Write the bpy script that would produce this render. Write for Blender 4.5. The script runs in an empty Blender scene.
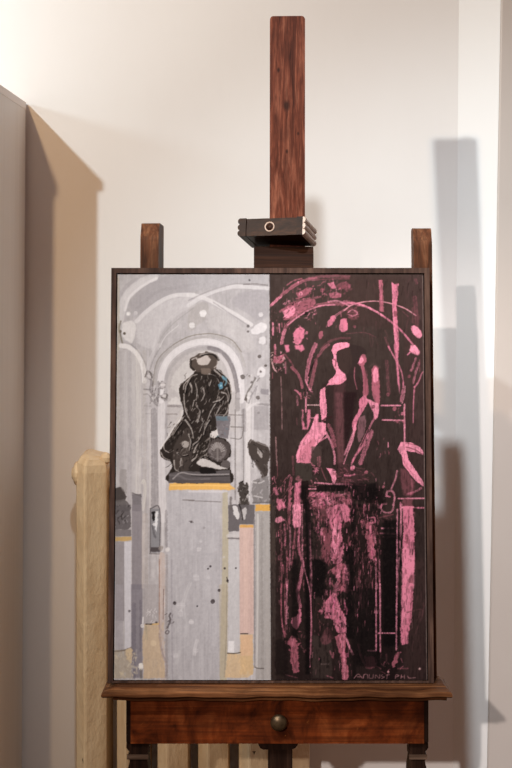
import bpy, bmesh, math
import numpy as np
from mathutils import Vector, Matrix

sc = bpy.context.scene
col = sc.collection
R_ = math.radians

# ---------------------------------------------------------------- camera, light, exposure
CAMZ, W, F = 1.55, 3.2, 1300.0        # eye height, distance to the back wall, focal length in pixels
cd = bpy.data.cameras.new('camera'); cam = bpy.data.objects.new('camera', cd); col.objects.link(cam)
cam.location = (0, -W, CAMZ); cam.rotation_euler = (R_(90), 0, 0)
cd.sensor_fit = 'VERTICAL'; cd.sensor_height = 36; cd.sensor_width = 24
cd.lens = F/768*36; cd.shift_y = -(384-262)/768; cd.clip_start = .05
sc.camera = cam

sc.view_settings.view_transform = 'Standard'; sc.view_settings.look = 'None'
sc.view_settings.exposure = 0.0; sc.view_settings.gamma = 1.0
try: sc.view_settings.use_curve_mapping = False
except Exception: pass

wd = bpy.data.worlds.new('room_ambience'); sc.world = wd; wd.use_nodes = True
bg = wd.node_tree.nodes['Background']; bg.inputs[0].default_value = (0.2250, 0.1480, 0.1180, 1); bg.inputs[1].default_value = 1.0


def lamp(name, loc, energy, color, radius, kind='POINT', target=None, size=None):
    d = bpy.data.lights.new(name, kind); d.energy = energy; d.color = color
    if kind == 'AREA': d.shape = 'RECTANGLE'; d.size, d.size_y = size
    else: d.shadow_soft_size = radius
    o = bpy.data.objects.new(name, d); o.location = loc; col.objects.link(o)
    if target is not None: o.rotation_euler = (Vector(target)-Vector(loc)).to_track_quat('-Z', 'Y').to_euler()
    return o
lamp('lamp_far_bulb', (-1.14, -2.4, 2.536), 131.00, (0.7786, 0.9313, 1.0), 0.022)
lamp('lamp_near_bulb', (-0.7165, -1.78, 2.353), 43.00, (1.0, 0.6744, 0.3721), 0.02)
lamp('lamp_over_cabinet', (-1.16, -0.42, 2.11), 7.80, (0.6667, 0.8718, 1.0), 0.05)
sp = lamp('ceiling_spotlight', (-0.075, -2.3, 2.9), 196.00, (0.8571, 0.949, 1.0), 0.045, 'SPOT', (.66, 0, .82))
sp.data.spot_size = R_(52); sp.data.spot_blend = 1.0
sp = lamp('low_spotlight', (-0.92, -4.9, 2.42), 450.00, (1.0, 0.9111, 0.8556), 0.03, 'SPOT', (.70, 0, .66))
sp.data.spot_size = R_(22); sp.data.spot_blend = .7

# ---------------------------------------------------------------- helpers
def px(x, y, dep):
    """the point of the room seen at photo pixel (x, y) at distance dep from the lens plane"""
    return Vector(((x-256)*dep/F, dep-W, CAMZ+(262-y)*dep/F))
def link(name, bm, mat, parent=None, smooth=False, bevel=0, seg=2):
    if bevel:
        es = [e for e in bm.edges if len(e.link_faces) == 2 and e.calc_face_angle(0) > .5]
        bmesh.ops.bevel(bm, geom=es, offset=bevel, segments=seg, affect='EDGES', profile=.5, clamp_overlap=True)
    bmesh.ops.recalc_face_normals(bm, faces=bm.faces)
    me = bpy.data.meshes.new(name); bm.to_mesh(me); bm.free()
    if smooth:
        for p in me.polygons: p.use_smooth = True
    o = bpy.data.objects.new(name, me); col.objects.link(o); me.materials.append(mat)
    if parent: o.parent = parent; o.matrix_parent_inverse = Matrix.Translation(-parent.location) if not isinstance(parent.data, bpy.types.Mesh) else Matrix.Identity(4)
    return o
def thing(name, label, cat, loc):
    o = bpy.data.objects.new(name, None); o.location = loc; col.objects.link(o)
    o['label'] = label; o['category'] = cat; o.empty_display_size = .1
    return o
def struct(name, bm, m):
    o = link(name, bm, m); o['kind'] = 'structure'; return o
def box(bm, x0, x1, y0, y1, z0, z1, M=None):
    vs = [bm.verts.new((x, y, z)) for x in (x0, x1) for y in (y0, y1) for z in (z0, z1)]
    for f in ((0,1,3,2), (4,6,7,5), (0,4,5,1), (2,3,7,6), (0,2,6,4), (1,5,7,3)): bm.faces.new([vs[i] for i in f])
    if M is not None:
        for v in vs: v.co = M @ v.co
    return vs
def prism(bm, prof, a0, a1, axis='x', M=None, cuts=1):
    """extrude a closed 2-D profile along an axis"""
    rings = []
    for k in range(cuts+1):
        a = a0+(a1-a0)*k/cuts
        r = []
        for u, v in prof:
            c = {'x': (a, u, v), 'y': (u, a, v), 'z': (u, v, a)}[axis]
            c = Vector(c); r.append(bm.verts.new(M @ c if M is not None else c))
        rings.append(r)
    n = len(prof)
    for q in range(cuts):
        for i in range(n): bm.faces.new((rings[q][i], rings[q][(i+1) % n], rings[q+1][(i+1) % n], rings[q+1][i]))
    bm.faces.new(rings[0][::-1]); bm.faces.new(rings[-1])
    return rings
def lathe(bm, prof, M, n=24):
    """spin (r, h) about local z"""
    rings = []
    for r, h in prof:
        rings.append([bm.verts.new(M @ Vector((r*math.cos(2*math.pi*k/n), r*math.sin(2*math.pi*k/n), h))) for k in range(n)])
    for a, b in zip(rings, rings[1:]):
        for k in range(n): bm.faces.new((a[k], a[(k+1) % n], b[(k+1) % n], b[k]))
    bm.faces.new(rings[0][::-1]); bm.faces.new(rings[-1])

# ---------------------------------------------------------------- materials
def srgb(c):
    c = [v/255 for v in c]; return tuple(v/12.92 if v <= .04045 else ((v+.055)/1.055)**2.4 for v in c)+(1,)
def newmat(name, rough=.6, spec=.5):
    m = bpy.data.materials.new(name); m.use_nodes = True; nt = m.node_tree
    b = nt.nodes['Principled BSDF']; b.inputs['Roughness'].default_value = rough
    if 'Specular IOR Level' in b.inputs: b.inputs['Specular IOR Level'].default_value = spec
    return m, nt, b
def nd(nt, t, **k):
    n = nt.nodes.new(t)
    for a, v in k.items():
        if a in n.inputs.keys(): n.inputs[a].default_value = v
        else: setattr(n, a, v)
    return n
def coords(nt, scale, obj=True):
    tc = nd(nt, 'ShaderNodeTexCoord'); mp = nd(nt, 'ShaderNodeMapping'); mp.inputs['Scale'].default_value = scale
    nt.links.new(tc.outputs['Object'], mp.inputs['Vector']); return mp.outputs['Vector']
def noise(nt, scale, s=1.0, detail=6, rough=.6, dist=0):
    n = nd(nt, 'ShaderNodeTexNoise'); n.inputs['Scale'].default_value = s; n.inputs['Detail'].default_value = detail
    n.inputs['Roughness'].default_value = rough; n.inputs['Distortion'].default_value = dist
    nt.links.new(coords(nt, scale), n.inputs['Vector']); return n.outputs['Fac']
def ramp(nt, fac, stops):
    r = nd(nt, 'ShaderNodeValToRGB'); e = r.color_ramp.elements
    while len(e) < len(stops): e.new(.5)
    for el, (p, c) in zip(e, stops): el.position = p; el.color = c
    nt.links.new(fac, r.inputs['Fac']); return r.outputs['Color']
def mix(nt, fac, a, b, mode='MIX'):
    m = nd(nt, 'ShaderNodeMix', data_type='RGBA', blend_type=mode)
    for s, v in ((m.inputs[0], fac), (m.inputs[6], a), (m.inputs[7], b)):
        if isinstance(v, (int, float, tuple)): s.default_value = v
        else: nt.links.new(v, s)
    return m.outputs[2]
def bump(nt, b, h, strength, dist):
    n = nd(nt, 'ShaderNodeBump'); n.inputs['Strength'].default_value = strength; n.inputs['Distance'].default_value = dist
    nt.links.new(h, n.inputs['Height']); nt.links.new(n.outputs['Normal'], b.inputs['Normal'])
def wood(name, dark, mid, light, along, rough=.45, blotch=.5, wear=None, k=1.0, cross=1.0):
    m, nt, b = newmat(name, rough, .07)
    sc_ = [60*k*cross]*3; sc_['xyz'.index(along)] = 2.2*k/cross**1.5
    g = noise(nt, tuple(sc_), 1.0, 8, .62, .9)
    c = ramp(nt, g, [(.28, srgb(dark)), (.5, srgb(mid)), (.74, srgb(light))])
    sc2 = [200*k]*3; sc2['xyz'.index(along)] = 6*k
    f = noise(nt, tuple(sc2), 1.0, 4, .6)
    c = mix(nt, ramp(nt, f, [(.35, (.0, .0, .0, 1)), (.6, (1, 1, 1, 1))]), mix(nt, .55, c, srgb(dark)), c)
    bl = ramp(nt, noise(nt, (9*k, 9*k, 9*k), 1.0, 5, .6, .6), [(.38, (0, 0, 0, 1)), (.66, (1, 1, 1, 1))])
    c = mix(nt, bl, c, mix(nt, blotch, c, srgb(dark)))
    if wear:
        w = ramp(nt, noise(nt, (45, 45, 45), 1.0, 6, .7, .3), [(.66, (0, 0, 0, 1)), (.74, (1, 1, 1, 1))])
        c = mix(nt, w, c, srgb(wear))
    nt.links.new(c, b.inputs['Base Color']); bump(nt, b, g, .35, .0015)
    return m
def plaster(name, c1, c2, rough=.75):
    m, nt, b = newmat(name, rough, .3)
    c = ramp(nt, noise(nt, (1.4, 1.4, 1.1), 1.0, 5, .55), [(.35, srgb(c1)), (.65, srgb(c2))])
    nt.links.new(c, b.inputs['Base Color']); bump(nt, b, noise(nt, (28, 28, 9), 1.0, 6, .6), .12, .006)
    return m
M_wall = plaster('wall_paint', (238, 233, 230), (243, 239, 236))
M_side = plaster('side_wall_paint', (243, 241, 239), (247, 245, 243))
M_trim = plaster('beige_trim_paint', (200, 189, 181), (208, 198, 191))
M_floor = wood('floor_boards', (70, 45, 28), (110, 74, 48), (140, 98, 66), 'x', .5, .3)
M_cab, nt, b = newmat('cabinet_laminate', .45, .4)
nt.links.new(ramp(nt, noise(nt, (40, 40, 1.2), 1.0, 4, .6), [(.3, srgb((228, 220, 213))), (.7, srgb((234, 227, 221)))]), b.inputs['Base Color'])
M_cabtop, nt, b = newmat('cabinet_top_laminate', .4, .4); b.inputs['Base Color'].default_value = srgb((232, 220, 212))
# old cream gloss paint with runs and chips
M_rad, nt, b = newmat('radiator_enamel', .42, .3)
c = ramp(nt, noise(nt, (14, 14, 5), 1.0, 6, .6), [(.3, srgb((202, 168, 128))), (.7, srgb((226, 198, 160)))])
chip = ramp(nt, noise(nt, (34, 34, 26), 1.0, 5, .55), [(.70, (0, 0, 0, 1)), (.712, (1, 1, 1, 1))])
nt.links.new(mix(nt, chip, c, srgb((52, 32, 22))), b.inputs['Base Color']); bump(nt, b, noise(nt, (52, 52, 30), 1.0, 4, .6), .6, .006)
M_mast = wood('mast_wood', (44, 18, 10), (100, 50, 34), (150, 92, 70), 'z', .55, .35, None, 1.7)
nt = M_mast.node_tree; b = nt.nodes['Principled BSDF']; src_ = b.inputs['Base Color'].links[0].from_socket
for kx, kz, kr in ((.0595, 1.855, .009), (.060, 1.765, .0035), (.082, 1.80, .003), (.044, 1.925, .004)):
    vm = nd(nt, 'ShaderNodeVectorMath', operation='DISTANCE'); nt.links.new(coords(nt, (1, 0, .62)), vm.inputs[0]); vm.inputs[1].default_value = (kx, 0, kz*.62)
    mr = nd(nt, 'ShaderNodeMapRange'); nt.links.new(vm.outputs['Value'], mr.inputs['Value']); mr.inputs['From Min'].default_value = kr*.35; mr.inputs['From Max'].default_value = kr; mr.inputs['To Min'].default_value = .85; mr.inputs['To Max'].default_value = 0
    src_ = mix(nt, mr.outputs['Result'], src_, srgb((34, 16, 10)))
nt.links.new(src_, b.inputs['Base Color'])
M_post = wood('post_wood', (46, 26, 16), (104, 62, 40), (150, 104, 74), 'z', .5, .7, (150, 118, 92))
M_clamp = wood('clamp_wood', (22, 11, 7), (48, 27, 17), (72, 44, 28), 'x', .42, .4)
M_reed_lit = wood('clamp_end_wood_lit', (168, 146, 132), (206, 188, 176), (228, 212, 202), 'y', .5, .3)  # clamp wood paled for the right end: light on the reeds put into colour
M_tray = wood('tray_wood', (36, 18, 10), (104, 64, 38), (156, 108, 70), 'x', .45, .55, (140, 108, 84))
M_drawer = wood('drawer_wood', (38, 14, 7), (108, 48, 20), (146, 76, 38), 'x', .34, .8, (150, 92, 44), 1.0, .22)
M_leg = wood('leg_wood', (18, 10, 7), (36, 21, 15), (62, 42, 32), 'z', .4, .5)
M_frame = wood('frame_wood', (38, 26, 22), (74, 54, 46), (98, 74, 62), 'z', .5, .5)
M_black, nt, b = newmat('frame_rebate_black', .7, .3); b.inputs['Base Color'].default_value = srgb((20, 15, 14))
M_knob, nt, b = newmat('knob_bronze', .38, .5); b.inputs['Metallic'].default_value = .7
nt.links.new(ramp(nt, noise(nt, (90, 90, 90), 1.0, 4, .6), [(.3, srgb((58, 44, 30))), (.7, srgb((92, 74, 52)))]), b.inputs['Base Color'])
M_band = wood('leg_band_wood', (44, 30, 22), (84, 64, 52), (112, 90, 76), 'x', .5, .4)
M_ring, nt, b = newmat('peg_ring', .5, .5); b.inputs['Base Color'].default_value = srgb((176, 150, 134))

# ---------------------------------------------------------------- the room
CX = .4925                                                            # where back wall and side wall meet
bm = bmesh.new(); box(bm, -2.6, 2.2, 0, .12, 0, 2.9); struct('wall_back', bm, M_wall)
bm = bmesh.new(); box(bm, -2.6, 2.2, -4.6, .12, -.1, 0); struct('floor', bm, M_floor)
# the side wall: a splayed strip leaves the corner, then the wall runs towards the viewer; both a little out of plumb
bm = bmesh.new()
def xs(z): return .4945+.0079*(z-1.55)
def xe(z): return .087+.0090*(z-1.55)                                 # how far the splayed strip runs
prof = []
z0, z1 = 0, 2.9
ring = []
for z in (z0, z1):
    e = xe(z)/.866
    e = xe(z)/.866
    ring.append([bm.verts.new(c) for c in ((xs(z), 0.0, z), (xs(z)+.866*e, -.5*e, z), (xs(z)+.866*e, 0.0, z))])
n = len(ring[0])
for i in range(n): bm.faces.new((ring[0][i], ring[0][(i+1) % n], ring[1][(i+1) % n], ring[1][i]))
bm.faces.new(ring[0]); bm.faces.new(ring[1][::-1])
struct('wall_right', bm, M_side)
# beige boarding that meets the splayed strip
bm = bmesh.new(); ring = []
for z in (z0, z1):
    e = xe(z)/.866; a = xs(z)+.866*e
    ring.append([bm.verts.new(c) for c in ((a+.0005, 0.0, z), (a+.0005, -.5*e-.001, z), (a+.004, -.5*e-.005, z), (2.2, -.5*e-.005, z), (2.2, 0.0, z))])
n = len(ring[0])
for i in range(n): bm.faces.new((ring[0][i], ring[0][(i+1) % n], ring[1][(i+1) % n], ring[1][i]))
bm.faces.new(ring[0]); bm.faces.new(ring[1][::-1])
struct('trim_1', bm, M_trim)

# ---------------------------------------------------------------- cabinet at the left
cab = thing('cabinet', 'tall pale beige laminate cabinet at the left edge, its plain side facing the easel', 'cabinet', (-.87, -.29, 0))
def lean(x, z): return x+.006*(z-1.93)
def lbox(x0, x1, y0, y1, z0, z1):
    bm = bmesh.new(); vs = box(bm, x0, x1, y0, y1, z0, z1)
    for v in vs: v.co.x = lean(v.co.x, v.co.z)
    return bm
link('cabinet_body', lbox(-1.17, -.5645, -.549, -.012, .06, 1.923), M_cab, cab, bevel=.0012)
link('plinth', lbox(-1.16, -.575, -.52, -.02, 0, .06), M_cab, cab)
link('top_panel', lbox(-1.17, -.5637, -.59, -.012, 1.923, 1.941), M_cabtop, cab, bevel=.001)
for x0, x1, hx in ((-1.168, -.869, -.90), (-.866, -.567, -.835)):
    d = link('door', lbox(x0, x1, -.568, -.549, .065, 1.92), M_cab, cab, bevel=.001)
    bm = bmesh.new(); box(bm, hx-.005, hx+.005, -.59, -.582, .95, 1.1); box(bm, hx-.005, hx+.005, -.583, -.567, .96, .97); box(bm, hx-.005, hx+.005, -.583, -.567, 1.08, 1.09)
    h = link('handle', bm, M_knob); h.parent = d; h.matrix_parent_inverse = cab.matrix_world.inverted()

# ---------------------------------------------------------------- radiator: six broad cast iron sections
rad = thing('radiator', 'old cream-painted cast iron radiator standing at the wall behind the easel', 'radiator', (-.2, -.12, 0))
def section(x0, w, zt, first=False):
    bm = bmesh.new(); b_ = .02
    prof = [(x0, -.045), (x0, -.172), (x0+.002, -.178), (x0+.021, -.203), (x0+.024, -.2045), (x0+.028, -.203), (x0+w-.008, -.172), (x0+w-.002, -.166), (x0+w, -.155), (x0+w, -.045), (x0+w-.01, -.04), (x0+.01, -.04)]
    levels = [(.09, 0, .0), (.10, .0, .0), (.13, .0, .0), (zt-.035, 0, 0), (zt-.018, .002, .004), (zt-.006, .008, .014), (zt, .02, .035)]
    rings = []
    cxm = x0+w/2; cym = -.12
    for z, ix, iy in levels:
        rings.append([bm.verts.new((cxm+(u-cxm)*(1-ix/(w/2)), cym+(v-cym)*(1-iy/.08), z+(.004*math.sin(40*u) if z > .5 else 0))) for u, v in prof])
    n = len(prof)
    for a, b in zip(rings, rings[1:]):
        for i in range(n): bm.faces.new((a[i], a[(i+1) % n], b[(i+1) % n], b[i]))
    bm.faces.new(rings[0][::-1]); bm.faces.new(rings[-1])
    # little lugs cast on the shoulders
    M = Matrix.Translation((x0+w-.006, -.15, zt-.012)); lathe(bm, [(.004, -.01), (.012, -.004), (.013, .006), (.008, .015), (.002, .018)], M, 12)
    o = link('radiator_section', bm, M_rad, rad, smooth=False, bevel=.0025, seg=2)
    return o
SX0, PITCH, SW = -.4185, .0946, .0715
for k in range(6): section(SX0+k*PITCH, SW, 1.098 if k == 0 else 1.085)
for k in range(5):
    for z in (.2, 1.03):
        bm = bmesh.new(); M = Matrix.Translation((SX0+k*PITCH+SW-.004, -.12, z)) @ Matrix.Rotation(R_(90), 4, 'Y')
        lathe(bm, [(.026, 0), (.03, .006), (.03, PITCH-SW+.002), (.026, PITCH-SW+.008)], M, 18); link('hub', bm, M_rad, rad, smooth=False)
bm = bmesh.new(); M = Matrix.Translation((SX0+.004, -.155, 1.055)) @ Matrix.Rotation(R_(-90), 4, 'Y')
lathe(bm, [(.027, 0), (.028, .006), (.024, .010), (.016, .013), (.012, .016), (.003, .017)], M, 18); link('end_plug', bm, M_rad, rad, bevel=.001)
for k in (0, 5):
    bm = bmesh.new(); box(bm, SX0+k*PITCH+.012, SX0+k*PITCH+SW-.012, -.17, -.07, 0, .1); link('foot', bm, M_rad, rad, bevel=.006)

# ---------------------------------------------------------------- the painted picture: strokes laid on a colour grid
PX0, PY0, PX1, PY1, PS = 112.0, 268.0, 432.0, 690.0, 3
PW, PH = int((PX1-PX0)*PS), int((PY1-PY0)*PS)
IMG = np.zeros((PH, PW, 3), np.float32)
rng = np.random.RandomState(7)

def vnoise(h, w, cy, cx, seed):
    r = np.random.RandomState(seed)
    gy, gx = int(h/cy)+3, int(w/cx)+3
    g = r.rand(gy, gx).astype(np.float32)
    y = np.arange(h)/cy; x = np.arange(w)/cx
    yi = y.astype(int); xi = x.astype(int)
    fy = (y-yi)[:, None]; fx = (x-xi)[None, :]
    fy = fy*fy*(3-2*fy); fx = fx*fx*(3-2*fx)
    a = g[yi][:, xi]; b = g[yi][:, xi+1]; c = g[yi+1][:, xi]; d = g[yi+1][:, xi+1]
    return (a*(1-fx)+b*fx)*(1-fy)+(c*(1-fx)+d*fx)*fy
NV = 0.5*vnoise(PH, PW, 90, 4, 1)+0.5*vnoise(PH, PW, 40, 9, 2)      # tall streaks left by the brush
NF = 0.5*vnoise(PH, PW, 3, 3, 3)+0.5*vnoise(PH, PW, 7, 7, 4)        # fine dabs
NM = 0.6*vnoise(PH, PW, 22, 16, 5)+0.4*vnoise(PH, PW, 9, 8, 6)      # broad dabs
NVF = 0.5*vnoise(PH, PW, 26, 2.4, 8)+0.5*vnoise(PH, PW, 10, 3, 9)   # short streaks

BR = np.random.RandomState(5).rand(97, 120).astype(np.float32)**1.6
Z = dict(A1=(110,265,6.02), A2=(190,265,6.02), A3=(110,345,6.02), A4=(190,345,6.02), A5=(110,425,6.02), A6=(190,425,6.02),
         A7=(110,505,6.02), A8=(190,505,6.02), B1=(110,585,6.02), B2=(190,585,6.02), C3=(270,585,6.4), C4=(345,585,5.69),
         C5=(270,265,6.4), C6=(345,265,6.02), D1=(270,345,6.4), D2=(345,345,6.02), D3=(270,425,6.4), D4=(345,425,6.02),
         D5=(270,505,6.4), D6=(345,505,6.02), F5=(150,340,4.958), F6=(295,330,4.8), P=(0,0,1))

def conv(z, pts):
    x0, y0, s = Z[z]
    return [((x0+x/s-PX0)*PS, (y0+y/s-PY0)*PS) for x, y in pts]

def smooth(pts, n=6):
    if len(pts) < 3: return np.array(pts, float)
    p = np.array(pts, float); p = np.vstack([2*p[0]-p[1], p, 2*p[-1]-p[-2]]); out = []
    for i in range(1, len(p)-2):
        for k in range(n):
            t = k/n
            out.append(0.5*((2*p[i])+(-p[i-1]+p[i+1])*t+(2*p[i-1]-5*p[i]+4*p[i+1]-p[i+2])*t*t+(-p[i-1]+3*p[i]-3*p[i+1]+p[i+2])*t**3))
    out.append(p[-2]); return np.array(out)

def comp(y0, y1, x0, x1, a, col):
    c = np.array(col, np.float32)
    if c.max() > 1.5: c = c/255
    r = IMG[y0:y1, x0:x1]
    r += (c-r)*a[..., None]

def S(z, pts, w, col, a=1.0, rough=0.25, w2=None, soft=1.8):
    """a brush stroke: width w to w2 in photo pixels, ragged by rough"""
    p = smooth(conv(z, pts)) if len(pts) > 2 else np.array(conv(z, pts), float)
    if w2 is None: w2 = w
    R = max(w, w2)*PS/2+3
    x0 = max(0, int(p[:, 0].min()-R)); x1 = min(PW, int(p[:, 0].max()+R)+1)
    y0 = max(0, int(p[:, 1].min()-R)); y1 = min(PH, int(p[:, 1].max()+R)+1)
    if x1 <= x0 or y1 <= y0: return
    A = np.zeros((y1-y0, x1-x0), np.float32)
    n = len(p)-1; ph = (p[0, 0]*7.3+p[0, 1]*3.1) % 97; tab = BR[int(ph)]
    for i in range(n):
        ax, ay = p[i]; bx, by = p[i+1]
        hw = (w+(w2-w)*(i+.5)/n)*PS/2
        u0 = max(x0, int(min(ax, bx)-R)); u1 = min(x1, int(max(ax, bx)+R)+1)
        v0 = max(y0, int(min(ay, by)-R)); v1 = min(y1, int(max(ay, by)+R)+1)
        if u1 <= u0 or v1 <= v0: continue
        X = np.arange(u0, u1)[None, :]; Y = np.arange(v0, v1)[:, None]
        dx, dy = bx-ax, by-ay; L = dx*dx+dy*dy+1e-6
        t = np.clip(((X-ax)*dx+(Y-ay)*dy)/L, 0, 1)
        d = np.sqrt((X-ax-t*dx)**2+(Y-ay-t*dy)**2)
        d = d+rough*(NF[v0:v1, u0:u1]-.5)*hw*1.6
        q = np.clip((hw-d)/soft+.5, 0, 1)
        if w >= 1.8:                                                   # bristle marks run along the stroke
            sg = ((X-ax)*dy-(Y-ay)*dx)/math.sqrt(L)
            q = q*(1-min(.75, rough*1.5)*tab[np.clip((sg*1.3+60).astype(int), 0, 119)])
        A[v0-y0:v1-y0, u0-x0:u1-x0] = np.maximum(A[v0-y0:v1-y0, u0-x0:u1-x0], q)
    A *= a*(1-rough*.7*NF[y0:y1, x0:x1])
    comp(y0, y1, x0, x1, A, col)

def G(z, pts, col, a=1.0, rough=0.0, curve=False, feather=1.0, noise='F', thr=None):
    """a filled patch of paint; thr keeps only the dabs where the noise is high"""
    p = conv(z, pts)
    if curve: p = list(smooth(p+[p[0]], 5))
    p = np.array(p, float)
    e = int(2+feather*PS)
    x0 = max(0, int(p[:, 0].min())-e); x1 = min(PW, int(p[:, 0].max())+e+1)
    y0 = max(0, int(p[:, 1].min())-e); y1 = min(PH, int(p[:, 1].max())+e+1)
    if x1 <= x0 or y1 <= y0: return
    X = np.arange(x0, x1)[None, :]+.5; Y = np.arange(y0, y1)[:, None]+.5
    if rough:
        N = NF[y0:y1, x0:x1]-.5; X = X+N*rough*PS*2; Y = Y+(NM[y0:y1, x0:x1]-.5)*rough*PS*2
    ins = np.zeros((y1-y0, x1-x0), bool); m = len(p)
    for i in range(m):
        ax, ay = p[i]; bx, by = p[(i+1) % m]
        if abs(ay-by) < 1e-9: continue
        c = ((ay > Y) != (by > Y)) & (X < (bx-ax)*(Y-ay)/(by-ay)+ax)
        ins ^= c
    A = ins.astype(np.float32)
    k = max(1, int(round(feather*PS)))
    for _ in range(2):
        for ax_ in (0, 1):
            pad = [(0, 0), (0, 0)]; pad[ax_] = (k//2+1, k-k//2)
            cs = np.cumsum(np.pad(A, pad), axis=ax_)
            A = (cs[k:][:A.shape[0]]-cs[:-k][:A.shape[0]] if ax_ == 0 else cs[:, k:][:, :A.shape[1]]-cs[:, :-k][:, :A.shape[1]])/k
    if thr is not None:
        N = {'F': NF, 'M': NM, 'V': NV, 'W': NVF}[noise][y0:y1, x0:x1]
        A = A*np.clip((N-thr)/.07, 0, 1)
    comp(y0, y1, x0, x1, A*a, col)

def R(z, x0, y0, x1, y1, col, a=1.0, rough=0.0, feather=.6, **k):
    G(z, [(x0, y0), (x1, y0), (x1, y1), (x0, y1)], col, a, rough, False, feather, **k)

def D(z, x, y, r, col, a=1.0, rough=.3):
    S(z, [(x, y), (x+.01, y)], 2*r, col, a, rough)

def DAB(z, x0, y0, x1, y1, n, cols, w=(.6, 1.6), l=(1, 5), ang=90, spread=40, a=.8):
    """many small dabs in a patch"""
    (qx0, qy0), (qx1, qy1) = conv(z, [(x0, y0), (x1, y1)])
    for _ in range(n):
        cx = PX0+rng.uniform(qx0, qx1)/PS; cy = PY0+rng.uniform(qy0, qy1)/PS
        t = math.radians(ang+rng.uniform(-spread, spread)); L = rng.uniform(*l)/2
        b = rng.uniform(-.25, .25)*L
        c = cols[rng.randint(len(cols))]
        S('P', [(cx-math.cos(t)*L, cy-math.sin(t)*L), (cx-math.sin(t)*b, cy+math.cos(t)*b), (cx+math.cos(t)*L, cy+math.sin(t)*L)],
          rng.uniform(*w), c, a*rng.uniform(.6, 1), .5, w2=rng.uniform(*w)*.6)

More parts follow.
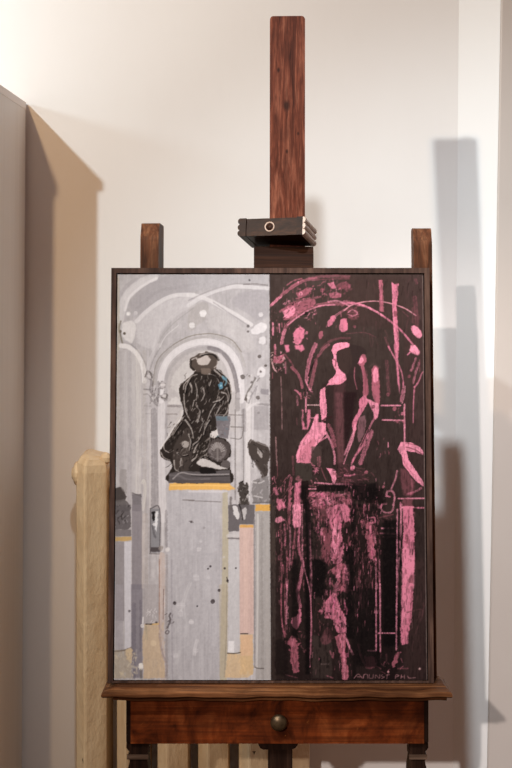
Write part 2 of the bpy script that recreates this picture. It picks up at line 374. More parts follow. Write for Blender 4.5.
def paint_picture():
    W1 = (204, 198, 200); W2 = (192, 186, 188); GR = (166, 160, 163); DG = (138, 132, 133); BK = (50, 41, 37); MG = (150, 144, 146)
    # ---- grey half: ground
    yy = np.linspace(0, 1, PH, dtype=np.float32)[:, None, None]
    IMG[:] = np.array([.685, .662, .668], np.float32)+0*yy
    IMG[:] += ((NV-.5)*(.04+.10*yy[..., 0])+(NM-.5)*.06)[..., None]
    # vault
    G('A1', [(130,230),(170,170),(260,95),(330,66),(512,66),(512,150),(400,180),(300,215),(200,290),(150,290)], GR, .8, 1, True, 1.5)
    S('A1', [(70,330),(85,250),(120,170),(190,110),(280,72)], 8, W1, .8, .25)
    S('A1', [(100,270),(125,200),(175,150),(240,105),(290,80)], 3, (214,208,210), .8, .3)
    S('A1', [(75,180),(110,130),(170,85)], 4, GR, .7, .3)
    S('A1', [(165,270),(240,200),(330,150),(512,120)], 3, (158,152,155), .6, .4)
    G('A1', [(170,350),(260,270),(380,205),(512,190),(512,235),(420,275),(350,345),(300,420),(270,500),(180,470)], (190,184,186), .8, 1, True, 1.5)
    S('A1', [(170,340),(240,272),(330,210),(410,182),(512,180)], 4.2, W1, .95, .2)
    S('A2', [(0,181),(60,190),(130,215),(220,265),(300,310),(375,360)], 4.2, (204,198,199), .95, .2)
    S('A2', [(150,225),(230,280),(300,325),(360,365)], 1.2, (150,144,146), .6, .3)
    S('A2', [(0,245),(60,205),(140,165),(220,140),(300,130),(475,140)], 4, W1, .85, .25)
    S('A2', [(0,215),(70,180),(150,150),(230,125),(300,112),(475,128)], 1.5, MG, .5, .3)
    S('A2', [(330,118),(400,114),(475,122)], 1.2, (120,112,112), .6, .3)
    G('A2', [(265,200),(320,165),(472,160),(475,300),(420,330),(330,280),(265,235)], (163,157,160), .75, 1, True, 1.2)
    G('A2', [(0,70),(475,70),(475,108),(300,105),(150,140),(0,165)], (172,167,170), .6, .5, False, 1.2)
    G('A2', [(0,255),(80,225),(120,240),(110,310),(60,360),(0,400)], (170,163,161), .6, 1, True, 1.5)
    G('A2', [(120,240),(200,270),(290,340),(360,420),(400,512),(330,512),(250,420),(120,380),(110,310)], (186,180,180), .5, 1, True, 2)
    S('A1', [(270,510),(300,420),(360,340),(430,280),(512,240)], 4, W2, .7, .3)
    S('A1', [(285,510),(330,420),(400,345),(512,260)], 1, (160,154,155), .6, .3)
    S('A1', [(300,512),(345,430),(420,365)], 1, W1, .6, .3)
    # main arch
    G('A4', [(-130,220),(-120,120),(-60,50),(20,30),(110,25),(200,55),(260,130),(290,230),(290,520),(-130,520)], (176,169,168), .7, 1, False, 1.5)
    S('F5', [(30,220),(50,120),(110,50),(190,5),(260,-12),(330,-15),(400,10),(450,60),(475,130)], 2.6, (168,162,160), .8, .2)
    S('F5', [(20,230),(42,110),(105,38),(190,-12),(260,-28),(330,-28),(410,0),(460,60)], 1.1, (138,130,122), .8, .3)
    S('F5', [(62,300),(62,190),(90,110),(150,50),(230,15),(310,12),(380,40),(430,100),(455,190),(458,300)], 6.5, W1, .95, .15)
    S('F5', [(85,300),(88,200),(115,130),(165,80),(230,48),(300,40)], 3.6, (163,157,158), .85, .2)
    S('F5', [(300,40),(350,55),(395,100),(425,170),(440,260),(440,290)], 4.4, (122,115,118), .8, .25)
    S('F5', [(350,72),(385,120),(405,180),(418,250)], 3.5, (200,192,194), .8, .3)
    G('F5', [(110,240),(120,180),(170,120),(215,100),(220,160),(165,220),(150,260)], (190,184,182), .6, 1, True, 1)
    for p in [((590,90)), ]: pass
    D('A2', 87, 292, 3.6, (216,211,212)); D('A2', 20, 365, 3.0, (210,205,206)); D('A2', 366, 92, 1.0, (80,75,78))
    # blotches
    G('A1', [(85,350),(140,340),(165,370),(160,430),(140,470),(100,450),(85,420)], (208,202,202), .8, 1, True, 1)
    D('A1', 122, 295, 2.2, W1); D('A1', 165, 290, 2.0, W1); D('A1', 160, 300, 2.4, (176,170,174), .7); D('A1', 120, 296, 1.4, (225,220,220))
    S('A1', [(75,340),(65,380),(75,430),(85,470)], 1.6, (120,112,100), .8, .4); D('A1', 97, 413, 1.3, (70,60,50)); D('A1', 72, 400, 1.5, (90,80,70))
    S('A1', [(58,70),(60,250),(62,510)], 2.6, (176,164,146), .75, .4)
    S('A3', [(58,0),(60,250),(62,510)], 2.6, (176,166,152), .7, .4)
    G('A2', [(370,395),(400,365),(440,345),(470,370),(460,395),(410,415),(375,412)], W1, .95, 1, True, .8)
    D('A2', 433, 300, 2.3, W1); G('A2', [(420,440),(450,430),(470,450),(450,475),(420,470)], W1, .8, 1, True, .8)
    D('A2', 357, 369, 1.4, (95,88,88)); D('A2', 357, 402, 1.2, (95,88,88)); S('A2', [(464,430),(466,480)], 1, DG, .6)
    # left aisle arch
    G('A3', [(60,30),(130,20),(190,90),(215,160),(215,512),(60,512)], (178,172,172), .7, 1, False, 1.5)
    S('A3', [(75,5),(125,15),(170,55),(200,110),(215,180),(215,220)], 4.6, (214,208,208), .95, .2)
    S('A3', [(140,0),(185,45),(222,110),(235,150)], 1.6, (150,144,146), .7, .3)
    S('A3', [(235,140),(250,90),(275,40),(300,0)], 3, W2, .7, .3)
    S('A3', [(250,150),(275,80),(310,20)], 1.2, MG, .7, .3)
    S('A3', [(275,200),(295,120),(330,60),(380,0)], 3, (160,154,156), .6, .3)
    # capitals
    for z, x, y, r in (('A3',243,188,4), ('A3',325,242,4), ('A3',335,312,4)):
        D(z, x, y, r, (125,118,118), .8, .5); D(z, x+3, y, r*.62, (205,198,198), .95, .4)
    S('A3', [(222,190),(232,160),(250,165),(262,200)], 1.3, (92,84,82), .8, .4)
    S('A3', [(262,225),(258,280),(285,320),(298,360)], 4, (125,118,120), .8, .5); S('A3', [(300,225),(302,300),(292,350)], 2.2, (110,103,104), .8, .5)
    S('A3', [(215,268),(250,270)], 1.6, (110,104,106), .8, .4); S('A3', [(220,285),(255,305),(285,350)], 3.4, (190,184,184), .8, .4)
    S('A3', [(318,318),(345,322),(352,300)], 1.4, (85,78,76), .8, .4); S('A3', [(212,300),(240,300),(275,350),(290,365)], 1.4, (140,134,136), .8, .3)
    DAB('A3', 250, 220, 310, 350, 26, [(100,92,92), (200,195,195), (130,124,126)], (.6, 1.3), (1, 3))
    S('A3', [(215,368),(255,370)], 1.4, MG, .6); S('A3', [(225,415),(265,415)], 1.4, MG, .6)
    S('A3', [(355,368),(432,370)], 2.2, (128,120,120), .8, .4); S('A3', [(350,418),(410,418)], 1.6, (140,132,130), .7, .4)
    G('A3', [(355,350),(400,310),(430,330),(430,360),(360,362)], (200,194,192), .6, 1, False, .8)
    # nave columns on the left
    for x, w, c, a in ((122,3,(165,158,160),.6), (127,3,W2,.7), (131,2.5,(168,162,166),.7), (135,3,(190,184,184),.6), (139.5,5,(200,193,190),.8), (146,3.5,(176,168,164),.6), (149.5,2,W2,.6)):
        S('P', [(x,352),(x+.5,430),(x-.5,520)], w, c, a, .5, soft=2.5)
    S('P', [(155,412),(156,450),(156,512)], 7, (146,140,142), .85, .35, soft=2)
    S('P', [(151.5,410),(151.5,450),(151,510)], 1.4, (196,189,188), .7, .35)
    S('P', [(163,404),(162.5,430),(163,470),(164,520)], 7, W1, .75, .3, soft=2)
    S('P', [(168,415),(167.5,440)], 2, MG, .6, .3)
    S('A4', [(330,400),(335,470),(340,512)], 5, (140,134,136), .7, .3)
    S('P', [(240,395),(239,440),(240,480),(243,520)], 5, (188,182,182), .7, .3); S('P', [(236.3,410),(236,500)], 1.2, (120,113,112), .7, .4)
    S('P', [(244.3,410),(244.3,490)], .9, (120,113,112), .7, .3)
    S('P', [(249.5,395),(249,440),(248,500)], 5.5, (204,198,198), .8, .3, soft=2)
    R('A4', 390, 370, 478, 512, (150,144,146), .55); S('P', [(254,408),(253.6,440)], 1.6, W2, .9)
    S('A4', [(410,355),(478,362)], 1.8, (120,114,116), .7, .4); R('A4', 430, 265, 478, 300, (140,134,138), .8, 1); D('A4', 418, 410, 1.3, DG)
    R('A4', 275, 320, 305, 400, (150,144,144), .7, 1)
    # speckles and capital on the right
    S('A4', [(340,330),(350,290),(375,250),(400,200)], 1.6, (110,104,100), .8, .5); S('A4', [(360,350),(380,300),(410,250)], 1.4, MG, .8, .5)
    S('A4', [(350,390),(385,360),(420,350)], 2.5, W1, .8, .4)
    G('A4', [(410,150),(435,130),(460,150),(450,190),(415,185)], W1, .8, 1, True, .8)
    for x, y, r in ((425,70,1.7),(432,162,1.1),(324,193,2.3),(378,226,1.3),(415,318,1.9),(342,328,1.6),(365,190,1),(462,125,1.3)): D('A4', x, y, r, (92,84,82))
    DAB('A4', 320, 180, 430, 340, 22, [(120,112,110), (205,199,199), MG], (.6, 1.4), (1, 3.4), 120, 40)
    # ---- the seated bronze figure
    G('F5', [(230,150),(215,172),(172,208),(150,240),(158,300),(172,350),(160,392),(125,440),(88,500),(60,540),(56,572),(78,592),(108,602),(112,640),(98,706),(395,714),(402,640),(402,610),(385,596),(404,572),(402,528),(378,492),(345,478),(335,440),(385,385),(398,330),(410,285),(402,212),(372,172),(335,145)], BK, .97, .8, True, .5)
    G('F5', [(205,140),(204,98),(222,86),(250,66),(300,60),(335,78),(342,115),(330,142),(300,160),(250,160),(225,152)], (80,68,62), .95, 1, True, .5)
    G('F5', [(170,455),(200,440),(215,520),(205,640),(150,650),(118,600),(130,520)], (80,70,66), .7, 1, True, 1)
    G('F5', [(245,90),(285,76),(305,100),(290,120),(250,122),(238,108)], (190,180,176), .9, 1, True, .6)
    G('F5', [(258,140),(300,140),(305,170),(262,168)], (110,96,88), .8, 1, True, .8)
    S('F5', [(212,100),(208,130),(225,150)], 2, (40,33,30), .9); S('F5', [(250,64),(300,60),(338,80),(340,120),(325,138)], 1.4, (200,192,190), .7, .5)
    S('F5', [(285,62),(330,78),(345,100)], 2.2, (50,42,38), .9); S('F5', [(215,98),(235,90),(245,108)], 1.4, (180,170,166), .9, .4)
    for pts, w in (([(190,205),(215,180),(240,172)],1.4), ([(172,245),(178,220),(200,196)],1.2), ([(205,215),(214,240),(212,262)],1.6), ([(232,215),(240,255),(235,300)],1.2),
                   ([(270,240),(276,270),(262,300)],1.4), ([(175,270),(178,330),(190,370),(205,400)],1.4), ([(225,300),(218,330)],1), ([(300,230),(310,200)],1),
                   ([(325,150),(365,185),(395,215)],1.6), ([(402,215),(408,260),(400,300)],1.4), ([(360,260),(385,270),(392,300)],1.6), ([(340,300),(310,350),(290,400)],1.3),
                   ([(398,320),(385,360),(355,395)],1.6), ([(355,330),(330,375)],1.4), ([(268,350),(252,378),(240,410)],2.2), ([(222,560),(235,530),(250,505)],1.6),
                   ([(160,355),(150,385),(118,432),(95,480)],2.2), ([(170,385),(140,425),(108,478),(75,510)],1.2), ([(182,400),(210,440),(222,490)],1.6),
                   ([(72,515),(78,545),(100,560)],1.3), ([(60,560),(75,585),(105,598)],1.2), ([(125,600),(130,640),(150,655)],1.6), ([(160,590),(158,620)],2),
                   ([(250,460),(262,430),(275,400)],1), ([(215,600),(235,580),(245,545)],1.5), ([(270,555),(290,540),(300,515)],1.4)):
        S('F5', pts, w, (186,178,174), .85, .55, w2=w*.5)
    G('F5', [(160,515),(175,500),(195,505),(200,520),(185,535),(168,532)], (178,170,166), .8, 1, True, .8)
    G('F5', [(300,480),(310,455),(325,450),(345,430),(348,455),(325,485)], (205,198,196), .9, 1, True, .6)
    DAB('F5', 165, 200, 395, 390, 60, [(30,24,22), (120,110,106), (90,80,76), (150,142,140)], (.6, 1.5), (1.2, 5), 100, 35, .7)
    DAB('F5', 210, 400, 330, 600, 46, [(30,24,22), (170,162,158), (110,100,96)], (.6, 1.5), (1.2, 4), 120, 50, .75)
    DAB('F5', 90, 440, 210, 650, 26, [(36,30,28), (120,112,108)], (.6, 1.5), (1.5, 5), 110, 35, .6)
    for pts, w in (([(255,75),(300,66),(330,85)],1.6), ([(205,190),(185,230),(180,262)],1.6), ([(300,170),(335,185),(352,215)],1.5), ([(388,240),(398,275),(392,310)],1.8),
                   ([(240,330),(255,352),(250,380)],2), ([(320,310),(352,300),(372,280)],1.6), ([(300,400),(282,430),(270,470)],1.6), ([(120,470),(140,440),(162,410)],1.8),
                   ([(198,470),(208,505),(200,548)],1.6), ([(140,560),(165,575),(190,570)],1.5), ([(220,520),(245,500),(262,470)],1.6), ([(250,590),(275,575),(300,590)],1.8)):
        S('F5', pts, w, (172,164,160), .85, .6, w2=w*.4); S('F5', [(x+6, y+4) for x, y in pts], w*.7, (22,16,15), .85, .4)
    DAB('F5', 175, 170, 395, 400, 90, [(196,188,184), (20,15,14), (150,142,138), (24,18,16), (96,86,82)], (.35, .9), (1.5, 6), 108, 28, .8)
    DAB('F5', 80, 400, 330, 640, 110, [(190,182,178), (20,15,14), (140,132,128), (24,18,16), (96,86,82)], (.35, .9), (1.2, 5), 118, 40, .8)
    S('F5', [(232,152),(200,180),(165,215),(148,245),(156,300)], .8, (196,190,188), .8, .5); S('F5', [(345,150),(380,180),(406,215),(412,280),(398,335)], .8, (196,190,188), .8, .5)
    S('F5', [(168,352),(158,392),(122,440),(84,500),(56,545),(56,575)], 1.1, (206,200,198), .85, .5)
    G('F5', [(342,225),(362,210),(368,235),(352,246)], (92,132,152), .95, 1, True, .5); D('F5', 376, 192, 2.4, (92,132,152), .8)
    S('F5', [(365,180),(384,205),(378,225)], 1.5, (110,150,165), .8, .5); D('F5', 358, 228, 1.1, (160,190,200))
    # table and wheel beside the figure
    G('F5', [(330,375),(405,380),(392,490),(348,480),(335,440)], (112,106,110), .9, .8, False, .7); R('F5', 335, 378, 390, 402, (96,120,132), .6, 1)
    DAB('F5', 335, 380, 395, 485, 14, [(160,154,156), (70,62,62), (96,118,128)], (.6, 1.4), (1, 3), 30, 60, .8)
    S('F5', [(330,372),(465,374)], .9, (120,112,110), .8, .2); S('F5', [(405,432),(468,434)], .9, (110,103,100), .8, .2); S('F5', [(405,488),(455,490),(468,440)], .9, (110,103,100), .7, .2)
    D('F5', 345, 548, 11.5, (84,75,74), .97, .15); D('F5', 342, 552, 8.6, (122,114,114), .9, .3); D('F5', 338, 560, 5.6, (74,66,64), .8, .4)
    for i in range(11):
        t = math.radians(200+i*15); S('F5', [(340+18*math.cos(t), 560+26*math.sin(t)), (342+34*math.cos(t), 556+46*math.sin(t))], .9, (178,170,168), .8, .4)
    S('F5', [(340,540),(340,600)], 2, (150,142,140), .8, .4); D('F5', 380, 618, 4.6, (100,92,92), .95, .2)
    G('F5', [(235,610),(260,588),(300,600),(360,630),(390,640),(330,640),(260,628)], (196,189,187), .9, 1, True, .6)
    G('F5', [(98,662),(180,650),(250,655),(400,645),(402,712),(98,710)], (92,86,88), .85, .6, False, .6)
    G('F5', [(250,635),(310,638),(330,660),(260,662)], (34,28,27), .95, .6, True, .5)
    S('F5', [(120,690),(160,660),(230,670),(395,668)], 1.4, (165,158,158), .85, .4); S('F5', [(210,675),(300,678),(395,675)], 1, (50,44,44), .8, .3)
    S('F5', [(105,672),(150,676),(200,695),(300,690)], 2, (120,114,116), .7, .5); S('F5', [(100,706),(240,700),(395,708)], 2, (78,70,70), .8, .4)
    # plinth of the figure
    R('P', 168, 492, 221, 690, (172,168,172), .75, 0, 1.0)
    IMGs = IMG[int((492-PY0)*PS):, int((168-PX0)*PS):int((221-PX0)*PS)]; IMGs += ((NV-.5)*.03)[int((492-PY0)*PS):, int((168-PX0)*PS):int((221-PX0)*PS), None]
    R('F5', 99, 712, 402, 744, (214,168,98), .98, .7); S('F5', [(110,724),(250,722),(395,726)], 1.4, (232,190,120), .7, .5)
    G('F5', [(395,716),(432,742),(400,744)], (214,168,98), .9, .5)
    S('A6', [(0,402),(225,404)], 2.2, (200,195,198), .8, .3); S('A6', [(0,458),(190,466)], 1, (125,118,118), .8, .2); S('A5', [(445,454),(512,456)], 1, (120,112,110), .8, .2)
    G('A6', [(200,410),(232,404),(236,700),(222,1560),(180,1560),(196,900)], (176,166,146), .85, .5, False, .8)
    R('B2', 178, 0, 226, 560, (172,160,142), .5, 0, .8); S('B2', [(226,0),(222,300),(210,560)], 1, (150,140,126), .7)
    # right of the plinth
    G('A6', [(370,90),(420,105),(470,130),(485,180),(470,250),(472,300),(440,330),(425,280),(385,220),(358,165),(355,115)], (70,60,56), .95, 1, True, .6)
    S('A6', [(365,110),(380,95),(430,115),(470,130)], 1, (150,142,140), .7); G('A6', [(405,135),(435,170),(438,200),(415,180)], (178,170,168), .8, 1, True, .5)
    S('A6', [(400,240),(430,280),(455,330)], 1.6, (100,92,90), .8, .4); DAB('A6', 370, 110, 475, 280, 16, [(40,34,32), (110,102,100)], (.6,1.3), (1.5,4), 60, 30)
    G('A6', [(385,340),(420,320),(478,310),(480,470),(385,470),(375,400)], (128,122,122), .85, 1, False, .8)
    S('A6', [(375,345),(420,352),(450,340)], 1.5, (196,190,190), .8, .5); S('A6', [(390,430),(440,440)], 1.3, (200,194,194), .7, .5); DAB('A6', 385, 330, 475, 465, 14, [(100,94,94), (165,158,160)], (.8,1.8), (1,4))
    S('A6', [(385,472),(480,470)], 1.5, (90,84,84), .8, .4); R('A6', 397, 482, 492, 520, (210,164,92), .97, .5); R('A8', 397, 0, 492, 36, (206,160,90), .97, .6)
    G('A6', [(300,345),(320,335),(330,360),(350,345),(358,400),(345,430),(360,470),(350,512),(300,512),(305,450),(295,400)], (64,56,52), .92, 1.4, True, .5)
    DAB('A6', 298, 340, 360, 512, 30, [(36,30,28), (170,164,162), (120,112,112)], (.6,1.3), (1,3), 90, 80)
    G('A8', [(235,0),(392,0),(392,118),(300,120),(300,160),(235,160)], (92,86,88), .9, .6, False, .6); S('A6', [(250,440),(252,512)], 2.4, (92,84,82), .8, .5)
    G('A8', [(262,10),(290,15),(300,60),(290,90),(268,60)], (205,200,200), .9, 1.2, True, .5); G('A8', [(310,30),(345,15),(335,85),(318,80)], (190,184,184), .85, 1.2, True, .5); S('A8', [(300,0),(312,30),(322,90)], 1.4, (50,44,44), .9)
    S('A8', [(235,190),(300,195)], 4, (190,184,184), .8, .3); S('A8', [(235,203),(300,205)], 1.6, (110,103,104), .8, .3)
    R('A8', 303, 122, 385, 140, (206,158,96), .95, .6)
    R('A8', 235, 212, 300, 900, (184,180,182), .85, 0, .7); R('A8', 302, 138, 385, 780, (196,168,160), .92, 0, .7)
    S('P', [(246,530),(246.5,580),(246,632)], 4, (206,178,168), .6, .4, soft=2); S('P', [(251.5,530),(251.5,632)], 2.2, (184,158,152), .6, .4, soft=2)
    R('A8', 398, 40, 494, 1054, (160,154,152), .9, 0, .8); S('P', [(258.4,515),(258,600),(257,668)], 2, (196,190,188), .8, .3); S('P', [(255,520),(255,668)], 1.6, (140,134,134), .8, .3)
    S('P', [(263,515),(262,560),(263,680)], 2.4, (140,133,130), .5, .4, soft=2); S('P', [(268,520),(267.5,600),(268,680)], 3, (170,163,160), .6, .4, soft=2)
    R('B2', 232, 340, 268, 412, (208,204,206), .95, .4); G('B2', [(228,412),(300,418),(304,300),(380,300),(382,540),(350,562),(212,562)], (196,170,138), .9, .8, False, .8)
    R('B2', 306, 305, 378, 430, (208,170,140), .7, .5); R('B2', 305, 430, 378, 545, (198,168,130), .7, .5); DAB('B2', 215, 420, 380, 555, 26, [(196,176,150), (218,184,140), (186,164,140)], (1,2.4), (2,6), 90, 20, .6)
    S('B2', [(228,415),(268,418),(305,412)], 1, (70,60,50), .85, .3); S('B2', [(308,298),(350,298)], 1, (60,50,46), .9, .2); S('B2', [(395,500),(410,507),(445,508)], 1, (80,72,70), .85, .3)
    # left foot of the nave
    G('A5', [(38,380),(75,375),(100,410),(100,450),(38,460)], (70,62,60), .9, 1, True, .6); G('A5', [(38,455),(95,445),(122,480),(132,520),(38,520)], (96,90,90), .9, 1, False, .6)
    G('A7', [(38,0),(130,0),(132,130),(110,150),(38,150)], (92,86,88), .9, .8, False, .6); DAB('A7', 40, 0, 130, 140, 26, [(56,50,50), (176,170,172), (130,124,126)], (.6,1.6), (1,4), 90, 60)
    R('A7', 38, 150, 135, 190, (126,120,122), .9, .5); R('A7', 38, 193, 135, 218, (190,158,106), .9, .8); R('A7', 38, 222, 92, 700, (150,143,146), .85, 0, .8); R('A7', 92, 222, 134, 880, (196,192,198), .92, 0, .8)
    R('B1', 38, 0, 84, 400, (160,154,160), .6, 0, .8); G('A5', [(70,265),(108,270),(108,420),(75,380),(62,330)], (150,143,142), .6, 1, False, .8)
    R('A5', 140, 418, 196, 520, (122,116,120), .88, .4); S('A5', [(142,412),(196,432)], 1.2, (90,84,84), .7); S('A5', [(200,350),(212,340),(218,400),(205,512)], 3, (205,198,192), .7, .4)
    R('A7', 138, 0, 198, 512, (138,131,136), .8, 0, .8); R('B1', 134, 0, 202, 566, (132,126,134), .8, 0, .9); S('B1', [(150,120),(148,560)], 4, (118,112,122), .6, .4, soft=2); S('B1', [(190,100),(190,400)], 2, (104,98,108), .6, .5)
    S('A7', [(212,60),(208,200),(205,500)], 3, (190,178,172), .7, .4); S('A7', [(228,60),(226,300),(226,500)], 3, (164,154,150), .6, .4)
    R('A7', 250, 25, 305, 290, (136,134,138), .9, .4); S('A7', [(250,25),(305,25),(306,282)], 1.1, (84,78,80), .8, .2); S('A7', [(250,25),(249,290)], 1, (92,86,88), .8, .2)
    G('A7', [(256,45),(275,40),(276,95),(262,100)], (40,36,38), .95, .8, False, .5); G('A7', [(280,40),(296,35),(292,120),(282,170),(274,120)], (210,208,210), .9, 1, False, .5)
    S('A7', [(262,130),(270,170),(280,200)], 2, (80,76,80), .8, .4); D('A7', 272, 120, 1.6, (210,206,208)); R('A7', 248, 256, 302, 284, (78,70,72), .92, .6); S('A7', [(246,296),(305,298)], 1.2, (120,113,114), .8)
    S('A7', [(325,60),(326,200),(322,280)], 2.4, (200,195,196), .8, .4); S('A7', [(345,40),(348,270)], 2.6, (132,126,128), .7, .4); D('A7', 352, 272, 2.2, (206,200,200)); D('A7', 312, 262, 2.5, (150,140,136))
    R('B1', 205, 0, 300, 240, (162,155,156), .6, 0, .9); S('P', [(162.8,556),(163,600),(162,640),(164,684)], 6, (196,172,160), .7, .4, soft=2); S('P', [(160.5,560),(160,630)], .9, (150,118,104), .7, .3)
    S('P', [(168,556),(167.5,620),(168,684)], 2.4, (152,144,144), .7, .4, soft=2); S('P', [(164.5,590),(164,620)], .8, (120,98,92), .7)
    G('B1', [(215,240),(296,236),(310,400),(335,480),(335,566),(205,566),(200,320)], (190,168,144), .9, 1, False, .8); S('B1', [(222,240),(262,240)], 1.1, (50,44,42), .95, .2); D('B1', 284, 230, 1.1, (70,62,60)); S('B1', [(262,242),(296,238)], 1.4, (206,168,110), .9)
    S('B1', [(222,255),(225,330)], 2.4, (150,146,130), .6, .4); D('B1', 268, 355, 3, (206,186,160), .8); S('B1', [(300,300),(320,420),(345,480),(340,560)], 2.2, (140,126,126), .7, .4)
    DAB('B1', 210, 250, 330, 560, 40, [(180,160,138), (200,178,152), (172,158,144)], (1,2.4), (3,8), 92, 12, .55)
    S('B1', [(205,200),(203,235)], 1.4, (215,210,210), .9); D('B1', 200, 250, 1.8, (215,210,208)); DAB('B1', 225, 150, 290, 235, 14, [(206,200,202)], (.6,1.6), (1,4), 100, 50)
    G('B1', [(28,400),(134,385),(134,566),(28,566)], (172,160,146), .85, 1, False, .8); S('B1', [(30,405),(90,398),(134,380)], 1.4, (120,108,98), .8, .5); G('B1', [(95,390),(135,385),(135,470),(105,450)], (200,178,148), .85, 1, True, .8)
    DAB('B1', 35, 410, 170, 560, 60, [(196,186,172), (160,148,136), (206,190,164), (178,172,168)], (.8,2.2), (1.5,5), 70, 60, .7)
    G('B1', [(176,480),(198,475),(202,500),(190,520),(176,505)], (220,214,208), .95, 1, True, .6); S('B1', [(190,515),(192,562)], 2, (110,102,92), .8, .4); D('B1', 123, 162, 1.2, (90,84,88))
    # splashes on the plinth
    for z, x, y, r in (('B1',394,114,1.7),('B2',180,36,1.4),('B2',141,103,2.2),('A8',128,373,1.1),('A8',113,388,.8),('A8',213,385,1.1),('A8',230,460,1.3),('A8',280,384,.8),('B2',48,132,.8),('A8',12,104,1.0),('A8',15,105,1.0)): D(z, x, y, r, (52,44,46), .95, .2)
    S('A8', [(0,100),(25,108)], 1, (120,113,114), .8); S('A8', [(226,440),(233,470)], 1, (60,52,50), .9); D('A8', 90, 140, 1.2, (140,132,134), .7)
    for z, x, y, r in (('A8',60,270,2.2),('A8',70,222,1.6),('A8',42,440,3.4),('A8',115,440,1.6),('B1',430,130,4),('B1',430,175,3),('B1',495,228,2.6),('A8',208,318,1.2),('B2',40,400,2.4),('B2',12,228,2.4),('B1',400,430,2.6)): D(z, x, y, r, (200,195,198), .7, .5)
    S('B2', [(45,340),(35,380),(30,420)], 3.4, (200,195,198), .7, .5); S('B1', [(440,600),(425,560)], 3, (200,195,198), .3)
    S('P', [(191,584),(187,594),(184,606),(185,618)], 3.6, (196,192,194), .5, .6); S('P', [(180,652),(177,664)], 3, (196,192,194), .5, .6)
    S('B1', [(370,175),(362,190),(370,215),(360,240),(352,262)], 1.6, (86,78,80), .85, .5); S('B1', [(345,280),(338,292),(350,300),(360,288),(352,276)], 1, (100,92,94), .85, .2); DAB('B1', 340, 180, 385, 270, 10, [(80,72,74)], (.6,1.2), (1,3), 110, 40)
    S('B1', [(335,330),(345,430),(340,560)], 2, (150,143,146), .5, .4, soft=2); S('P', [(172.5,560),(173,684)], 1.6, (150,144,150), .5, .4)
    # ---- dark half
    P1 = (206,116,140); P2 = (232,142,166); P3 = (168,92,108); P4 = (124,68,78); K = (34,20,22); DB = (60,46,44); DW = (54,30,34)
    xb = int((271.6-PX0)*PS); dk = IMG[:, xb:]; ny = np.linspace(0, 1, PH, dtype=np.float32)[:, None, None]
    dk[:] = np.array([70,55,52], np.float32)/255*(1-ny)+np.array([46,30,31], np.float32)/255*ny
    dk += ((NV[:, xb:]-.5)*.025+(NM[:, xb:]-.5)*.04)[..., None]
    S('P', [(271.3,268),(271.6,400),(271.2,520),(272.6,690)], 1.6, (66,54,52), .9, .6)
    R('P', 272, 500, 276, 690, (78,66,62), .6, .8)
    R('P', 404, 276, 426, 500, (78,52,52), .35, 1, 3); R('P', 404, 560, 427, 684, (70,48,48), .6, 1, 3)
    G('P', [(340,276),(404,276),(404,330),(340,325)], (70,48,46), .5, 1, False, 3)
    # upper arches
    S('C5', [(15,262),(60,215),(120,165),(200,110),(290,80),(400,72),(512,74)], 2.6, P3, .8, .5)
    S('C5', [(20,255),(80,195),(150,140),(230,100),(300,88)], 3.2, (178,98,116), .8, .6)
    S('C5', [(10,265),(40,235),(80,200)], 2, P2, .9, .5); S('C5', [(115,130),(160,100),(210,88)], 1.2, P3, .8, .6); S('C5', [(300,95),(400,90),(512,88)], 1.2, P4, .7, .6)
    S('C5', [(70,300),(120,262),(190,230),(300,210),(330,205)], 2.2, P3, .8, .6)
    G('C5', [(75,290),(130,260),(190,235),(290,215),(290,260),(230,285),(170,330),(130,345),(95,345),(100,310)], P3, .75, 1.2, True, .8)
    G('C5', [(85,300),(130,270),(165,265),(165,300),(140,330),(105,335)], P2, .8, 1, True, .8)
    G('C5', [(175,180),(230,150),(280,150),(240,190),(190,210)], P3, .8, 1.2, True, .6); D('C5', 205, 185, 2, P2)
    G('C5', [(370,115),(410,110),(430,150),(400,150)], P1, .8, 1.2, True, .6); G('C5', [(380,180),(440,175),(460,205),(400,215)], P3, .8, 1.2, True, .6)
    G('C5', [(430,130),(470,110),(512,120),(512,150),(450,150)], P4, .7, 1.2, True, .8); D('C5', 340, 160, 2, P4)
    DAB('C5', 90, 230, 300, 350, 60, [P4, P2, K, P3, (90,50,58)], (.6,1.6), (1,4), 150, 30, .75); DAB('C5', 160, 110, 512, 215, 70, [P4, P3, DB, (90,54,60), P3], (.7,1.8), (1,4), 110, 70, .65)
    S('C5', [(82,500),(95,430),(130,370),(190,320),(260,280),(330,255),(420,248),(470,255)], 3.6, P3, .85, .5)
    S('C5', [(80,500),(92,450),(105,415)], 3, P2, .7, .5); S('C5', [(120,385),(190,330),(260,288),(330,262),(420,255)], 1.2, P2, .8, .4)
    S('C5', [(375,385),(420,330),(470,295),(512,270)], 2.6, P1, .85, .5, w2=1.4); G('C5', [(375,360),(400,325),(425,325),(420,355),(382,395)], P1, .9, 1, True, .6)
    G('C5', [(455,345),(490,345),(498,415),(470,430),(450,410)], P1, .9, 1, True, .6); S('C5', [(380,235),(440,230),(512,260)], 2, P2, .8, .6)
    G('C5', [(155,440),(180,400),(215,400),(228,440),(210,480),(185,512),(160,490)], P1, .95, 1.2, True, .6); DAB('C5', 155, 400, 250, 500, 14, [P2, P4, P1], (.8,1.8), (1,3), 60, 80)
    G('C5', [(318,425),(340,425),(342,465),(320,475)], P3, .85, 1, True, .6); D('C5', 240, 435, 1.5, P1); D('C5', 240, 310, 1.8, (40,26,26))
    for x, y0, y1, w in ((25,372,450,1.6),(52,400,425,1.0),(66,380,430,1.4),(82,370,400,.8),(40,512,540,1.6)): S('C5', [(x,y0),(x+2,y1)], w, P2 if w > 1.3 else P3, .85, .6)
